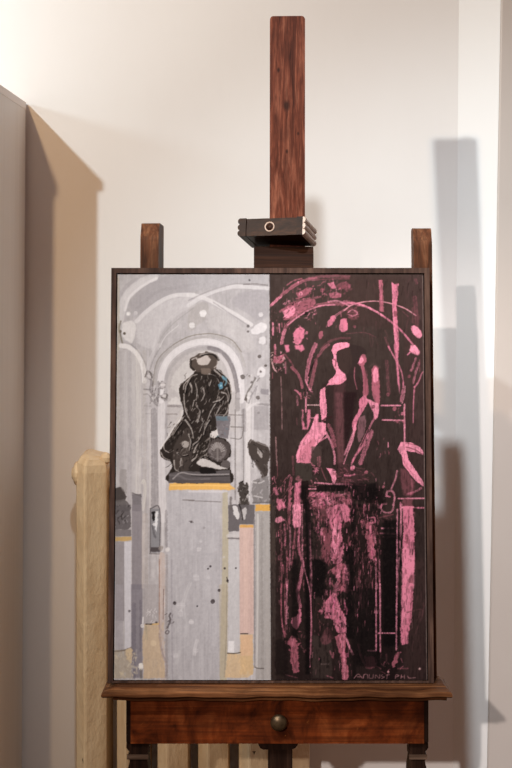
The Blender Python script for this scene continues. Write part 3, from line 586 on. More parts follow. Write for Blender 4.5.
    DAB('C5', 10, 280, 60, 512, 16, [P3, (140,90,96)], (.4,.8), (1,3), 90, 20)
    S('C5', [(335,540),(360,510),(400,485),(450,470),(512,470)], 2.4, P4, .7, .5)
    S('C6', [(0,275),(40,245),(100,226),(170,218),(230,222),(300,238),(370,265),(430,305)], 1.1, (210,140,152), .9, .2)
    S('C6', [(0,232),(60,230),(120,245),(180,275),(240,312),(300,358),(350,405),(410,478)], 1.8, P1, .95, .3); S('C6', [(0,220),(40,228),(90,240)], 3, P1, .85, .6)
    S('C6', [(95,242),(170,268),(230,305)], 2, P2, .7, .4)
    G('C6', [(205,90),(230,90),(234,215),(238,280),(212,275),(212,190)], P3, .9, .8, False, .5); S('C6', [(215,95),(222,180),(226,220)], 1.6, (190,106,126), .8, .4)
    G('C6', [(284,100),(300,115),(325,110),(322,180),(312,240),(325,420),(328,515),(302,515),(296,400),(288,240),(290,160)], P1, .95, .6, False, .5); R('C6', 292, 275, 318, 310, P4, .8, 1); S('C6', [(288,110),(292,200),(295,300),(312,500)], 1, P2, .7, .4)
    D('C6', 52, 290, 6, P4, .9, .6); S('C6', [(25,285),(50,270),(80,290),(55,308),(28,300)], 1.2, P2, .7, .5); R('C6', 0, 320, 16, 395, P1, .95, 1); D('C6', 62, 372, 1.4, P4); D('C6', 10, 485, 3, P1)
    D('C6', 22, 130, 4.5, P4, .7, .8); D('C6', 30, 125, 1.6, P3, .8, .8)
    G('C6', [(400,370),(425,365),(462,400),(460,435),(435,435),(405,400)], P2, .95, .9, True, .5); G('C6', [(398,490),(420,480),(445,512),(395,515)], P2, .95, .8, False, .5)
    S('C6', [(430,90),(435,110)], 3, P4, .7, .6); S('C6', [(425,200),(432,280),(435,360)], 4, P4, .7, .6, soft=3); S('C6', [(410,260),(412,350)], 1.6, (96,60,64), .8, .5)
    S('C6', [(350,280),(385,310)], 1.2, P4, .6, .6); S('C6', [(10,415),(120,408),(190,435)], 1, P4, .5, .6); S('C6', [(245,440),(275,512)], 2, P4, .7, .5); S('C6', [(75,250),(70,300)], 1.2, P4, .5, .6)
    DAB('C6', 120, 60, 460, 500, 60, [(90,58,60), (48,32,32), (84,56,56)], (.6,1.6), (3,12), 92, 10, .6)
    # middle: ribs and capitals
    G('D1', [(100,0),(128,0),(130,45),(112,50)], P1, .95, .8); G('D1', [(165,5),(215,0),(228,30),(205,48),(190,30),(170,30)], P1, .95, .8)
    G('D1', [(25,60),(60,70),(95,60),(95,105),(60,118),(30,105)], P3, .8, 1.2, True, .7); DAB('D1', 12, 40, 100, 180, 46, [P2, P3, (210,170,170), K], (.5,1.2), (1,3), 90, 80)
    S('D1', [(35,0),(40,60)], 1.6, P3, .8, .6); S('D1', [(105,110),(108,180)], 1.8, P1, .8, .6); S('D1', [(20,110),(30,150),(50,175)], 1.4, (210,160,164), .8, .6)
    S('D1', [(145,145),(180,180),(205,235),(212,275)], 3.2, P3, .85, .3, w2=2.4); S('D1', [(100,60),(140,110),(165,160)], 1.6, P4, .8, .5)
    S('D1', [(296,0),(270,60),(250,130),(238,230)], 4.2, P1, .9, .55, w2=3.6); S('D1', [(300,100),(285,180),(262,280)], 3.6, P3, .9, .5)
    S('D1', [(310,70),(270,150),(250,200)], 1.2, K, .9, .4); S('D1', [(380,0),(350,25),(315,70)], 3, P3, .8, .5); S('D1', [(310,75),(295,110),(285,180)], 2, P4, .8)
    S('D1', [(232,225),(250,270),(268,300)], 1.2, P2, .9, .4); DAB('D1', 220, 270, 275, 350, 20, [P3, P2, P4, K], (.6,1.3), (1,4), 60, 50)
    S('D1', [(165,290),(180,300),(205,330)], 1.6, P1, .85, .5); S('D1', [(178,330),(182,385)], 2, P1, .85, .5); S('D1', [(200,310),(205,345)], 2, P3, .8)
    S('D1', [(235,345),(234,430)], 1.4, P2, .85, .4); S('D1', [(246,386),(322,386)], 1.1, (214,170,172), .9, .2); S('D1', [(265,468),(300,468)], 1.2, P2, .7, .3)
    S('D1', [(75,205),(80,320),(82,540)], 1.0, (140,104,106), .8, .6); S('D1', [(22,180),(22,215)], 1, P4, .7); S('D1', [(175,470),(178,512)], .8, P4, .6)
    G('D1', [(208,420),(218,420),(220,500),(240,545),(212,545)], P1, .9, 1); G('D1', [(245,415),(265,415),(262,480),(250,545),(240,545)], P1, .9, 1); G('D1', [(300,445),(318,450),(312,500),(290,545),(265,545),(290,500)], P1, .95, .8)
    # the pink mother and child
    G('F6', [(205,215),(270,200),(335,260),(335,330),(300,430),(240,560),(232,640),(200,650),(165,500),(130,420),(130,280)], (56,38,38), .9, .8, True, 1)
    G('F6', [(190,230),(245,215),(240,650),(205,650),(185,420)], (88,54,58), .55, 1.2, False, 2); G('F6', [(195,300),(235,300),(236,640),(205,640)], (116,70,76), .5, 1, False, 2); G('F6', [(235,300),(300,300),(275,450),(240,600)], (44,22,26), .8, 1, False, 2)
    G('F6', [(180,100),(195,70),(235,60),(262,65),(262,85),(225,95),(205,110),(205,150),(215,185),(232,200),(248,235),(205,255),(165,250),(190,225),(202,205),(190,175),(182,150),(190,130)], P2, .95, .6, True, .4)
    G('F6', [(208,100),(265,85),(275,110),(272,180),(250,215),(222,190),(210,150)], (66,48,46), .95, 1, True, .6); S('F6', [(188,140),(200,150),(198,175)], 1.2, (90,40,50), .7)
    G('F6', [(165,250),(205,225),(235,205),(250,238),(215,260),(160,265),(140,290)], P2, .9, .6, True, .5)
    G('F6', [(125,290),(148,275),(150,300),(158,400),(150,440),(132,435),(122,350)], P2, .92, .5, False, .4); S('F6', [(135,440),(155,425),(178,420)], 2.2, (60,30,34), .9)
    G('F6', [(100,410),(118,405),(112,440),(150,450),(150,500),(100,560),(80,600),(78,640),(10,640),(8,600),(30,540),(75,480)], P2, .95, .6, False, .5)
    G('F6', [(25,600),(60,550),(100,530),(75,640),(20,636)], P3, .5, 1.2, True, 1); S('F6', [(80,585),(110,545),(155,515)], 1.6, P2, .8, .4); S('F6', [(70,490),(40,550),(25,610)], 1, P3, .6, .4)
    S('F6', [(135,445),(150,490),(175,540),(192,600),(193,645)], 1.9, P2, .9, .35); S('F6', [(165,460),(182,500),(190,560)], 4.5, P3, .8, .5); R('F6', 80, 560, 130, 650, (78,60,58), .7, 1); S('F6', [(118,615),(118,650)], 3.4, P3, .8, .5)
    G('F6', [(262,65),(330,85),(345,120),(320,200),(290,250),(262,220),(278,150)], (58,42,42), .9, 1, True, .8)
    G('F6', [(305,160),(318,125),(340,120),(345,150),(335,175),(352,260),(350,310),(330,315),(328,230),(318,180)], P3, .9, .8, True, .5); G('F6', [(308,155),(325,130),(332,150),(318,165)], P2, .9, .6, True, .4)
    S('F6', [(290,180),(288,230),(300,285)], 1, P3, .8, .4); S('F6', [(340,200),(345,300)], 4, P4, .7, .5, soft=3)
    G('F6', [(370,190),(385,170),(402,185),(408,260),(408,350),(390,350),(372,300)], P3, .9, .8, True, .5); G('F6', [(375,205),(388,180),(400,200),(398,240),(378,250)], P2, .85, .8, True, .5); S('F6', [(360,180),(380,165),(410,180)], 2.2, (80,60,58), .8)
    G('F6', [(325,320),(340,315),(350,345),(325,395),(300,440),(295,480),(280,480),(278,440),(310,380),(308,345)], P1, .92, .6, True, .5); G('F6', [(342,325),(380,345),(405,360),(400,410),(385,430),(375,395),(360,360)], P2, .85, .8, True, .5); D('F6', 378, 370, 1.8, (90,50,56))
    S('F6', [(290,470),(278,530),(255,590),(236,645)], 2.2, P2, .95, .3, w2=1); S('F6', [(385,420),(345,500),(300,590),(275,640)], 1.8, P1, .85, .4)
    G('F6', [(308,420),(340,415),(335,490),(310,540),(300,500)], (124,84,92), .75, .8, True, .7)
    S('F6', [(350,505),(325,560),(290,610),(272,650)], 3, P1, .95, .4, w2=1.6); S('F6', [(370,490),(345,560),(315,640)], 4.2, P1, .9, .5, w2=4); D('F6', 278, 662, 2.4, P2, .9)
    S('F6', [(355,480),(318,560)], 1, K, .8, .3)
    S('D2', [(222,366),(335,366)], 1.5, P2, .9, .3); S('D2', [(228,453),(350,456)], 1.5, P2, .9, .3); S('D2', [(255,100),(262,230),(268,290)], 3.4, P4, .7, .5, soft=3); D('D2', 262, 300, 1.8, P4)
    S('D2', [(265,10),(300,75),(335,140),(352,210),(352,260)], 1.4, P1, .85, .3); G('D2', [(300,0),(328,0),(325,90),(330,200),(335,300),(322,240),(312,120)], P1, .95, .5)
    S('D2', [(350,270),(338,340)], 2, P1, .85, .5); S('D2', [(362,250),(356,310),(345,350)], 1.8, P2, .85, .5); S('D2', [(360,360),(360,512)], 1.6, P2, .85, .4); DAB('D2', 290, 360, 360, 480, 12, [P3, P4], (.6,1.6), (1,3)); D('D2', 300, 385, 2, P3); D('D2', 348, 415, 1.8, P1); D('D2', 318, 462, 1.6, P3)
    G('D2', [(398,0),(425,5),(455,40),(448,65),(405,50),(392,40)], P2, .95, .8); S('D2', [(395,45),(380,60)], 1.2, P1)
    S('D2', [(430,80),(402,155)], 2.2, P1, .85, .6); S('D2', [(448,110),(425,180),(412,235)], 2, P1, .85, .6); S('D2', [(470,165),(440,230),(418,255)], 1.6, P1, .85, .6); S('D2', [(422,255),(415,330),(412,470)], 1.5, P1, .85, .4, w2=.8); D('D2', 388, 190, 1.6, P4)
    S('D2', [(452,90),(452,160)], 1, P4, .7)
    # lower left: leg, plinth posts
    R('D3', 165, 245, 270, 360, (66,56,52), .8, 1); S('D3', [(42,80),(46,190),(50,260)], 1.2, (160,120,122), .85, .7); S('D3', [(52,260),(54,330)], .8, P4, .7); S('D3', [(150,205),(155,320)], 2, P4, .8, .5)
    DAB('D3', 20, 330, 140, 540, 50, [P3, K, P1, P4], (.6,1.6), (1.5,6), 100, 30, .8); G('D3', [(45,480),(80,475),(100,520),(60,545)], P1, .9, 1.2); G('D3', [(25,400),(45,400),(60,450),(45,460)], P1, .8, 1.2)
    G('D3', [(165,375),(205,360),(200,545),(155,545),(160,450)], P1, .95, .8); S('D3', [(140,340),(130,420),(125,545)], 2.6, P3, .9, .5); D('D3', 190, 345, 3, P3, .8, .8); R('D3', 205, 360, 250, 545, (34,18,20), .9, .6); S('D3', [(240,420),(242,540)], .9, P4, .7)
    DAB('D3', 265, 250, 312, 400, 22, [P1, P3, K], (.9,2), (1.2,4), 60, 60); G('D3', [(365,278),(420,290),(430,330),(420,378),(405,370),(395,330)], P2, .95, .5, True, .4); S('D3', [(330,275),(350,330),(365,360)], 1, P4, .8)
    S('D3', [(290,372),(360,378),(440,382),(500,382)], 1.6, P2, .9, .4); S('D3', [(250,412),(300,412)], 1.2, P2, .85, .3); S('D3', [(480,326),(512,328)], 1.6, P1, .8, .4); R('D3', 300, 388, 512, 425, (32,18,20), .85, .8)
    G('D3', [(250,435),(330,430),(460,450),(512,470),(512,545),(250,545)], P3, .75, 1.2, noise='M', thr=.38); G('D3', [(262,435),(350,436),(360,462),(270,462)], P1, .8, 1.2, True, .6); DAB('D3', 250, 440, 512, 545, 80, [K, P4, P2, (80,40,48)], (.7,2), (2,8), 5, 40, .75)
    R('D3', 425, 255, 512, 372, (88,50,56), .5, 1.2); DAB('D3', 420, 260, 512, 372, 20, [P4, K], (.8,1.8), (2,6), 20, 40, .7)
    S('D4', [(65,0),(48,60),(25,120),(0,180)], 1.8, P2, .95, .3) ; R('D4', 0, 270, 120, 360, (76,44,50), .5, 1.2); S('D4', [(0,305),(30,308),(60,300)], 1.6, P1, .85, .5); S('D4', [(0,355),(60,362),(128,366)], 2, P3, .85, .6); D('D4', 45, 265, 2, P1); D('D4', 130, 288, 1.8, P3)
    DAB('D4', 0, 260, 180, 370, 30, [P4, P3, K], (.7,1.6), (1.5,5), 10, 40, .6); G('D4', [(0,385),(120,375),(130,512),(0,512)], P4, .7, 1.2, noise='M', thr=.4); DAB('D4', 0, 370, 200, 512, 50, [K, P3, (70,34,42), K], (.8,2.4), (2,7), 60, 50, .75); R('D4', 130, 380, 235, 470, (26,12,14), .8, 1.5, 1.5)
    DAB('D4', 190, 20, 280, 200, 8, [P4, P3], (.6,1.2), (1,4), 90, 20, .7); S('D4', [(262,108),(262,135)], 1, P2, .9); S('D4', [(360,0),(360,108)], 1.6, P2, .9, .3)
    G('D4', [(318,150),(340,105),(400,110),(450,135),(474,160),(472,185),(430,170),(372,160),(385,215),(430,280),(474,350),(474,375),(440,350),(390,295),(350,240),(345,190)], P2, .95, .5, False, .4)
    S('D4', [(370,135),(420,150),(465,178)], 1.2, (90,50,56), .8, .5); S('D4', [(345,200),(370,250),(410,300)], 1.4, P3, .6, .5); S('D4', [(370,110),(430,125)], 1, P4, .7)
    G('D4', [(335,262),(365,265),(390,310),(420,340),(415,420),(395,435),(355,430),(330,330)], P4, .6, 1, False, 1.2); S('D4', [(400,330),(405,420)], 1.8, P3, .7, .5); S('D4', [(380,418),(420,405),(458,382)], 2, P1, .85, .5); S('D4', [(315,280),(302,335),(280,385)], 1.8, P2, .85, .4)
    S('D4', [(322,446),(474,444)], 1.4, P2, .9, .3); S('D4', [(335,470),(335,512)], 1.6, P1, .9); S('D4', [(345,500),(474,502)], 1, P1, .8); R('D4', 345, 450, 410, 500, P4, .7, 1, 1); 
    S('D4', [(248,430),(255,405),(285,402),(300,435),(292,485)], 2, P2, .85, .4); S('D4', [(270,435),(250,430)], 1.4, P1, .8); S('D4', [(215,500),(230,480),(250,478)], 2, P1, .85, .5); D('D4', 232, 375, 1.4, P3)
    # D5: posts and drips below
    R('D5', 10, 120, 40, 380, (74,60,56), .7, 1, 1); G('D5', [(45,10),(95,0),(110,20),(60,40)], P1, .85, 1.2); G('D5', [(40,85),(80,80),(105,100),(60,118),(40,110)], P2, .85, 1.2)
    G('D5', [(150,0),(205,0),(205,100),(200,148),(160,150),(148,120)], P2, .92, .9); S('D5', [(125,0),(128,120)], 3, P3, .85, .6)
    for x0, x1, y0, y1, w, c in ((72,76,130,545,1.8,P3),(96,100,130,260,1.8,P1),(132,128,150,420,1.8,P2),(165,140,150,400,1.4,P3),(110,108,300,545,1.6,P3),(245,246,0,150,1.4,P4),(230,232,150,420,2,P4)): S('D5', [(x0,y0),((x0+x1)/2+2,(y0+y1)/2),(x1,y1)], w, c, .85, .8)
    S('D5', [(190,150),(188,280),(212,370),(208,420),(185,545)], 2.2, P1, .9, .4, w2=3.6); S('D5', [(255,120),(256,250),(262,400),(264,545)], 2.2, P2, .95, .3, w2=3); DAB('D5', 60, 120, 220, 545, 60, [P4, K, P3, K], (.5,1.4), (3,12), 90, 8, .8)
    G('D5', [(280,20),(512,0),(512,140),(440,160),(280,170)], P4, .6, 1, noise='M', thr=.35)
    G('D5', [(330,170),(390,150),(385,400),(330,370)], P4, .9, 1.5, False, 1.5)
    G('D5', [(375,30),(420,0),(500,10),(512,80),(460,110),(455,170),(470,250),(465,350),(430,380),(395,360),(390,250),(400,180),(380,110)], P1, .85, 1.8, True, .8)
    G('D5', [(405,120),(440,140),(440,240),(430,310),(405,300),(400,200)], P2, .85, 1.2, True, .8)
    G('D5', [(385,420),(440,380),(500,380),(512,420),(512,545),(440,545),(430,470)], P3, .85, 1.6, True, .8)
    DAB('D5', 285, 10, 512, 545, 150, [K, P4, K, P3, (80,40,48)], (.7,2.2), (2,8), 85, 40, .75); G('D5', [(290,350),(370,385),(360,470),(330,545),(290,545)], (34,22,24), .85, 1.5, True, 1)
    # D6: centre right
    G('D6', [(0,0),(215,0),(215,512),(0,512)], (36,20,22), .6, 1, False, 2); S('D6', [(118,0),(120,70)], 2, P1, .8, .6); S('D6', [(118,110),(165,130),(180,180),(160,240)], 6, P3, .8, .9, w2=5); G('D6', [(120,120),(150,110),(165,200),(180,300),(150,330),(135,260)], P3, .85, 1.8, True, .8)
    G('D6', [(0,0),(35,20),(28,100),(0,110)], P1, .85, 1.5); G('D6', [(0,360),(25,360),(32,450),(15,512),(0,512)], P1, .85, 1.2); S('D6', [(150,80),(180,80),(178,110),(152,108)], 1.6, P1, .8, .5)
    DAB('D6', 20, 0, 210, 345, 110, [P3, P4, P3, K, K], (.6,1.8), (2,6), 88, 25, .8); DAB('D6', 50, 300, 215, 512, 60, [P4, P3, K], (.6,1.3), (4,14), 90, 6, .75)
    R('D6', 216, 190, 312, 1160, (34,20,22), .85, .6, 1)
    S('D6', [(212,20),(225,0)], 1.8, P1); S('D6', [(210,10),(235,45),(280,45),(295,5)], 1.8, P2, .85, .5); D('D6', 250, 90, 5, P4, .8, .9); S('D6', [(205,80),(290,60)], 1.2, P4, .7); S('D6', [(222,143),(290,143)], 1.6, P2, .9, .3); S('D6', [(215,173),(300,177)], 1.8, P1, .9, .4); S('D6', [(230,195),(305,195)], 1, P4, .7)
    S('D6', [(340,0),(335,150),(322,350),(315,520)], 1.9, P2, .95, .3); S('D6', [(345,18),(410,15)], 2, P2, .9); S('D6', [(438,20),(472,20)], 1.6, P1, .85)
    G('D6', [(348,10),(408,10),(415,120),(418,300),(410,512),(345,512),(342,300),(350,150)], P1, .95, .8, False, .6); G('D6', [(345,250),(410,280),(418,360),(410,512),(345,512)], P2, .5, 1, True, 1.5); G('D6', [(360,170),(385,190),(380,235),(362,230)], P4, .7, 1.4, True, .8); G('D6', [(385,430),(410,420),(410,470),(385,475)], P4, .7, 1.4, True, .8)
    S('D6', [(415,230),(405,300)], 1.4, (60,34,38), .8)
    # bottom right
    G('C4', [(322,0),(384,0),(385,90),(375,200),(362,260),(355,340),(318,345),(312,250),(318,120)], P1, .95, .8, False, .6); G('C4', [(325,10),(370,10),(360,150),(330,240),(320,200)], P2, .4, 1, True, 2); DAB('C4', 320, 0, 384, 345, 16, [P4, P2], (.6,1.4), (1.5,5), 90, 20, .6)
    S('C4', [(300,0),(292,150),(290,375)], 1.9, P2, .9, .6); S('C4', [(200,0),(200,180),(200,385)], 1.5, P2, .85, .5); S('C4', [(176,0),(178,180),(174,380)], 1.7, P2, .85, .6); S('C4', [(192,278),(280,278)], 1.5, P2, .9, .3); S('C4', [(130,378),(178,380)], 1.5, P2, .9, .3)
    S('C4', [(350,160),(440,150),(400,280)], 1.2, (96,60,64), .7, .6); DAB('C4', 380, 0, 460, 420, 18, [(92,58,62), (80,52,54)], (.8,1.8), (5,14), 100, 12, .6)
    DAB('C4', 55, 0, 140, 200, 26, [P4, P3, (150,84,98)], (.6,1.3), (4,12), 90, 6, .7); G('C4', [(110,420),(150,410),(180,430),(170,470),(125,480)], P4, .8, 1.4, True, .8); S('C4', [(75,340),(90,410),(120,475)], 1.8, P3, .8, .6)
    G('C4', [(262,450),(290,395),(315,385),(300,430),(275,475)], P3, .85, 1.2, True, .7); S('C4', [(235,400),(235,450)], 2, P4, .7, .6); S('C4', [(300,480),(355,480)], 1.6, P4, .8, .4); D('C4', 423, 482, 1.3, (226,180,180)); D('C4', 245, 500, 1.2, (210,150,156)); DAB('C4', 100, 400, 330, 505, 24, [P4, K, P3], (.6,1.6), (1.5,5), 80, 60, .7)
    # bottom left of the dark half
    for pts, w, c in (([(75,0),(75,200),(95,340)],1.4,P3), ([(95,0),(98,200),(100,340)],1.3,P4), ([(112,0),(108,130),(106,250)],1.8,P2), ([(185,0),(180,60),(195,140)],3.4,P1), ([(262,0),(262,150),(266,270),(260,450)],1.9,P1), ([(262,0),(262,70)],2.2,P2)): S('C3', pts, w, c, .85, .5)
    G('C3', [(190,145),(200,180),(195,250),(170,290),(140,260),(140,220),(170,200)], P1, .92, 1, True, .5); G('C3', [(135,325),(160,335),(175,375),(200,375),(180,390),(185,560),(150,572),(130,480),(130,390),(95,380),(120,350)], P3, .85, 1.2, False, .7); S('C3', [(145,340),(150,400)], 2.4, P2, .7, .5)
    R('C3', 270, 330, 395, 600, (70,56,54), .7, 1.2, 1.5); S('C3', [(320,512),(375,512)], 1, (130,110,108), .6, .4); S('C3', [(225,430),(250,410),(255,450)], 2, P3, .8, .7); DAB('C3', 90, 300, 270, 460, 34, [P4, K, P3], (.6,1.6), (1.5,5), 60, 60, .7); S('C3', [(100,580),(175,600)], 1, P3, .5, .6)
    G('C3', [(350,110),(400,60),(420,70),(450,150),(480,210),(490,260),(470,310),(425,300),(400,230),(350,210)], P1, .9, 1.4, True, .7); G('C3', [(415,330),(470,310),(490,350),(480,430),(500,560),(495,605),(462,605),(455,480),(430,400)], P3, .92, 1, True, .7)
    S('C3', [(440,330),(470,420),(475,600)], 1.6, P2, .7, .5); S('C3', [(460,320),(490,360),(510,410)], 1.6, P2, .8, .4); S('C3', [(425,0),(420,60),(430,120)], 4, P1, .8, .8); S('C3', [(345,35),(350,100),(330,190)], 2, P1, .75, .7); S('C3', [(480,0),(440,60)], 3, P3, .8, .7); D('C3', 325, 170, 1.6, P1)
    DAB('C3', 310, 0, 512, 300, 70, [K, P4, P3, K], (.6,1.8), (1.5,6), 75, 50, .75); G('C3', [(330,340),(370,280),(400,330),(380,380),(330,375)], P4, .6, 1.6, True, 1); S('C3', [(385,430),(400,470),(405,440)], 1.6, P3, .8, .6); S('C3', [(360,585),(400,600)], 1.6, P3, .7, .6)
    S('C4', [(0,290),(30,370),(45,400)], 2, P2, .8, .4); R('C3', 15, 340, 90, 610, (58,42,40), .6, 1, 1)
    KK = (14, 7, 9); PS_ = (204, 98, 134)
    for x0, y0, x1, y1, a in ((305.5,500,311,676,.8), (383,520,399,648,.75), (292,560,299,640,.6), (352,500,356,680,.5), (346,548,353,640,.7), (312,560,326,600,.7), (356,590,380,668,.6), (300,486,308,500,.6), (353,484,378,500,.7), (276,640,288,676,.35), (332,484,352,492,.5)):
        G('P', [(x0,y0),(x1,y0),(x1,y1),(x0,y1)], KK, a, 2.2, False, 1.6)
    for _ in range(130):
        cx = rng.uniform(305, 402); cy = rng.uniform(492, 672); L = rng.uniform(3, 16); S('P', [(cx, cy-L/2), (cx+rng.uniform(-.6, .6), cy), (cx, cy+L/2)], rng.uniform(.8, 2.6), KK, rng.uniform(.35, .8), .9)
    for cx, y0, y1, w in ((337,500,548,5), (342,546,580,6), (333,575,610,6), (340,600,630,7), (344,630,680,5), (372,520,566,4), (322,498,540,6), (330,494,505,9)):
        for _ in range(16):
            x = cx+rng.uniform(-w, w); y = rng.uniform(y0, y1); L = rng.uniform(2, 9); S('P', [(x, y-L/2), (x+rng.uniform(-1, 1), y), (x, y+L/2)], rng.uniform(.6, 1.8), (PS_, P2, P1)[rng.randint(3)], rng.uniform(.4, .9), .9)
    S('P', [(302.8,505),(303.2,560),(311,600),(310,668)], 1.0, P2, .8, .7); S('P', [(379.6,560),(380,652)], 1.1, P2, .8, .7); S('P', [(376,560),(376,651)], 1.1, P2, .8, .7); S('P', [(397.4,510),(396,650)], 1.4, P2, .85, .7); S('P', [(378,634),(394.5,634)], 1.1, P2, .9, .3)
    # dry-brushed breaks and scrapes in the pink, and a darker wash down the lower half
    for _ in range(520):
        cx = rng.uniform(276, 423); cy = 276+404*rng.uniform(0, 1)**.75; L = rng.uniform(1.5, 9)*(1+.6*(cy > 490)); t = math.radians(90+rng.uniform(-14, 14))
        S('P', [(cx-math.cos(t)*L/2, cy-math.sin(t)*L/2), (cx+math.cos(t)*L/2, cy+math.sin(t)*L/2)], rng.uniform(.3, 1.1), (K, K, (44,28,30))[rng.randint(3)], rng.uniform(.25, .7)*(.55 if cy < 480 else 1), .8)
    for x0, x1, y0, y1, n in ((276,290,500,640,60), (292,306,500,560,30), (310,352,492,680,120), (352,382,492,640,110), (330,400,480,500,20), (400,416,500,640,16), (285,345,280,330,60)):
        for _ in range(n):
            cx = rng.uniform(x0, x1); cy = rng.uniform(y0, y1); L = rng.uniform(1, 6); w = rng.uniform(.3, .9)
            S('P', [(cx, cy-L/2), (cx+rng.uniform(-.8, .8), cy+L/2)], w, (P2, P3, P1, P4)[rng.randint(4)], rng.uniform(.35, .85), .8)
    kk = np.clip((NVF[:, xb:]-.56)/.16, 0, 1)*.34*np.clip(ny[..., 0]*1.6, .25, 1); dk += (np.array(K, np.float32)/255-dk)*kk[..., None]
    kf = np.clip((NF[:, xb:]-.55)/.2, 0, 1)*.22; dk += (np.array(DB, np.float32)/255-dk)*kf[..., None]
    dk *= (1-.10*ny)
    ld = dk.mean(-1, keepdims=True); dk *= np.clip(.58+.42*ld/.30, .58, 1.0)
    dk[..., 1] *= 1.0+.06*np.clip((.3-ld[..., 0])/.2, 0, 1)
    S('P', [(423.4,276),(424.6,480),(426.4,680)], .7, (138,122,116), .7, .3)
    lg = IMG[:, :xb]; lu = lg.mean(-1, keepdims=True); lg *= np.clip(.62+.38*(lu-.12)/.26, .62, 1.0); lg += (.18*(lu-.76)-.015)*np.clip((lu-.35)/.15, 0, 1); lg *= (1+(NF[:, :xb]-.5)*.07+(NVF[:, :xb]-.5)*.05)[..., None]
    # lettering along the foot of the picture: a row of brushed capitals, then a second short group
    q = (172,120,126)
    for pts in ([(354,679),(358,675),(362,679)], [(357,677.6),(361,677.8)], [(363,679),(364,675.5),(367,675.5),(367.5,679)], [(369,675.5),(369,678.8),(372.5,678.8),(373,675.5)],
                [(375,679),(375.5,676),(379,679),(379.5,675.5)], [(382,675.5),(381,677),(384,678),(381.5,679.3)], [(385.5,676),(389,675.6)], [(387,675.6),(386.5,679.5)],
                [(395,679.5),(395.5,675.8),(398.5,676.5),(396,677.8)], [(400.5,679.5),(401,676)], [(404,676),(404,679.5)], [(401,677.8),(404,677.8)], [(407,677),(409,679),(415,678.5)]):
        S('P', pts, .75, q, .75, .6)
    return IMG

# ---------------------------------------------------------------- the easel and the picture share one lean
LEAN = math.atan(.062/.7658)
ZB, DB = .7728, 2.40                                                   # bottom front edge of the picture
XC = .0265
# local frame of the leaning plane: x to the right, y away from the camera, z up the picture
PL = Matrix.Translation((0, DB-W, ZB)) @ Matrix.Rotation(-LEAN, 4, 'X')

easel = thing('easel', 'dark brown wooden studio easel with a tall central mast, shelf and drawer, holding the picture', 'easel', (XC, -.72, 0))
# mast, in the leaning frame, behind the picture
bm = bmesh.new()
zt = (2.0365-ZB)/math.cos(LEAN)
rr = .006
xl0, xr0, xl1, xr1 = .0250, .0915, .0275, .0962                        # foot and head of the mast
sil = [(xl0, -.015), (xr0, -.015), (xr1, zt-rr), (xr1-rr*.4, zt-rr*.3), (xr1-rr, zt), (xl1+rr, zt-.0005), (xl1+rr*.4, zt-rr*.3), (xl1, zt-rr)]
prism(bm, sil, .047, .075, 'y', PL)
link('mast', bm, M_mast, easel, bevel=.0018)
# two side posts with chamfered heads
def post(x0, x1, ztop, rot, th=.07):
    bm = bmesh.new(); zt = (ztop-ZB)/math.cos(LEAN)
    prof = [(.045, -.01), (.045+th, -.01), (.045+th, zt-.004), (.041+th, zt), (.062, zt), (.056, zt-.002), (.0455, zt-.028), (.045, zt-.034)]
    xm = (x0+x1)/2
    Mr = PL @ Matrix.Translation((xm, .045, 0)) @ Matrix.Rotation(rot, 4, 'Z') @ Matrix.Translation((-xm, -.045, 0))
    prism(bm, prof, x0, x1, 'x', Mr); return link('post', bm, M_post, easel, bevel=.0022)
post(-.2235, -.188, CAMZ+(262-221)*2.55/F, R_(-4))
post(.3045, .3400, CAMZ+(262-226)*2.55/F, R_(0), .04)
# shelf the picture stands on: a moulded front edge that also returns round the ends
def P2(d, z): return (d-W, z)
zs = ZB-.0006
bm = bmesh.new()
rows = [(.000, zs, .0), (.006, zs-.0012, .0), (.013, zs-.0035, .0), (.018, zs-.0045, 0), (.026, zs-.0055, .0), (.031, zs-.0085, .0), (.031, zs-.0125, .0), (.027, zs-.0155, 0), (.012, zs-.0165, 0), (.010, zs-.026, 0)]
XL, XR, DF, DK = -.2520, .3460, 2.392, 2.462
rings = []
for o_, z, _ in rows:
    rings.append([bm.verts.new(c) for c in ((XL-o_*.95, DF-W-o_, z), (XR+o_*.35, DF-W-o_, z), (XR+o_*.35, DK-W, z-.0062), (XL-o_*.95, DK-W, z-.0062))])
for a, b in zip(rings, rings[1:]):
    for i in range(4): bm.faces.new((a[i], a[(i+1) % 4], b[(i+1) % 4], b[i]))
bm.faces.new(rings[0]); bm.faces.new(rings[-1][::-1])
bmesh.ops.subdivide_edges(bm, edges=[e for e in bm.edges if abs(e.verts[0].co.x-e.verts[1].co.x) > .3], cuts=60)
for v in bm.verts:                                                     # hand-worn front edge
    if v.co.y < DF-W-.01: v.co.z += .0009*math.sin(v.co.x*41)+.0006*math.sin(v.co.x*97+1); v.co.y += .0012*math.sin(v.co.x*29+.6)
link('shelf', bm, M_tray, easel)
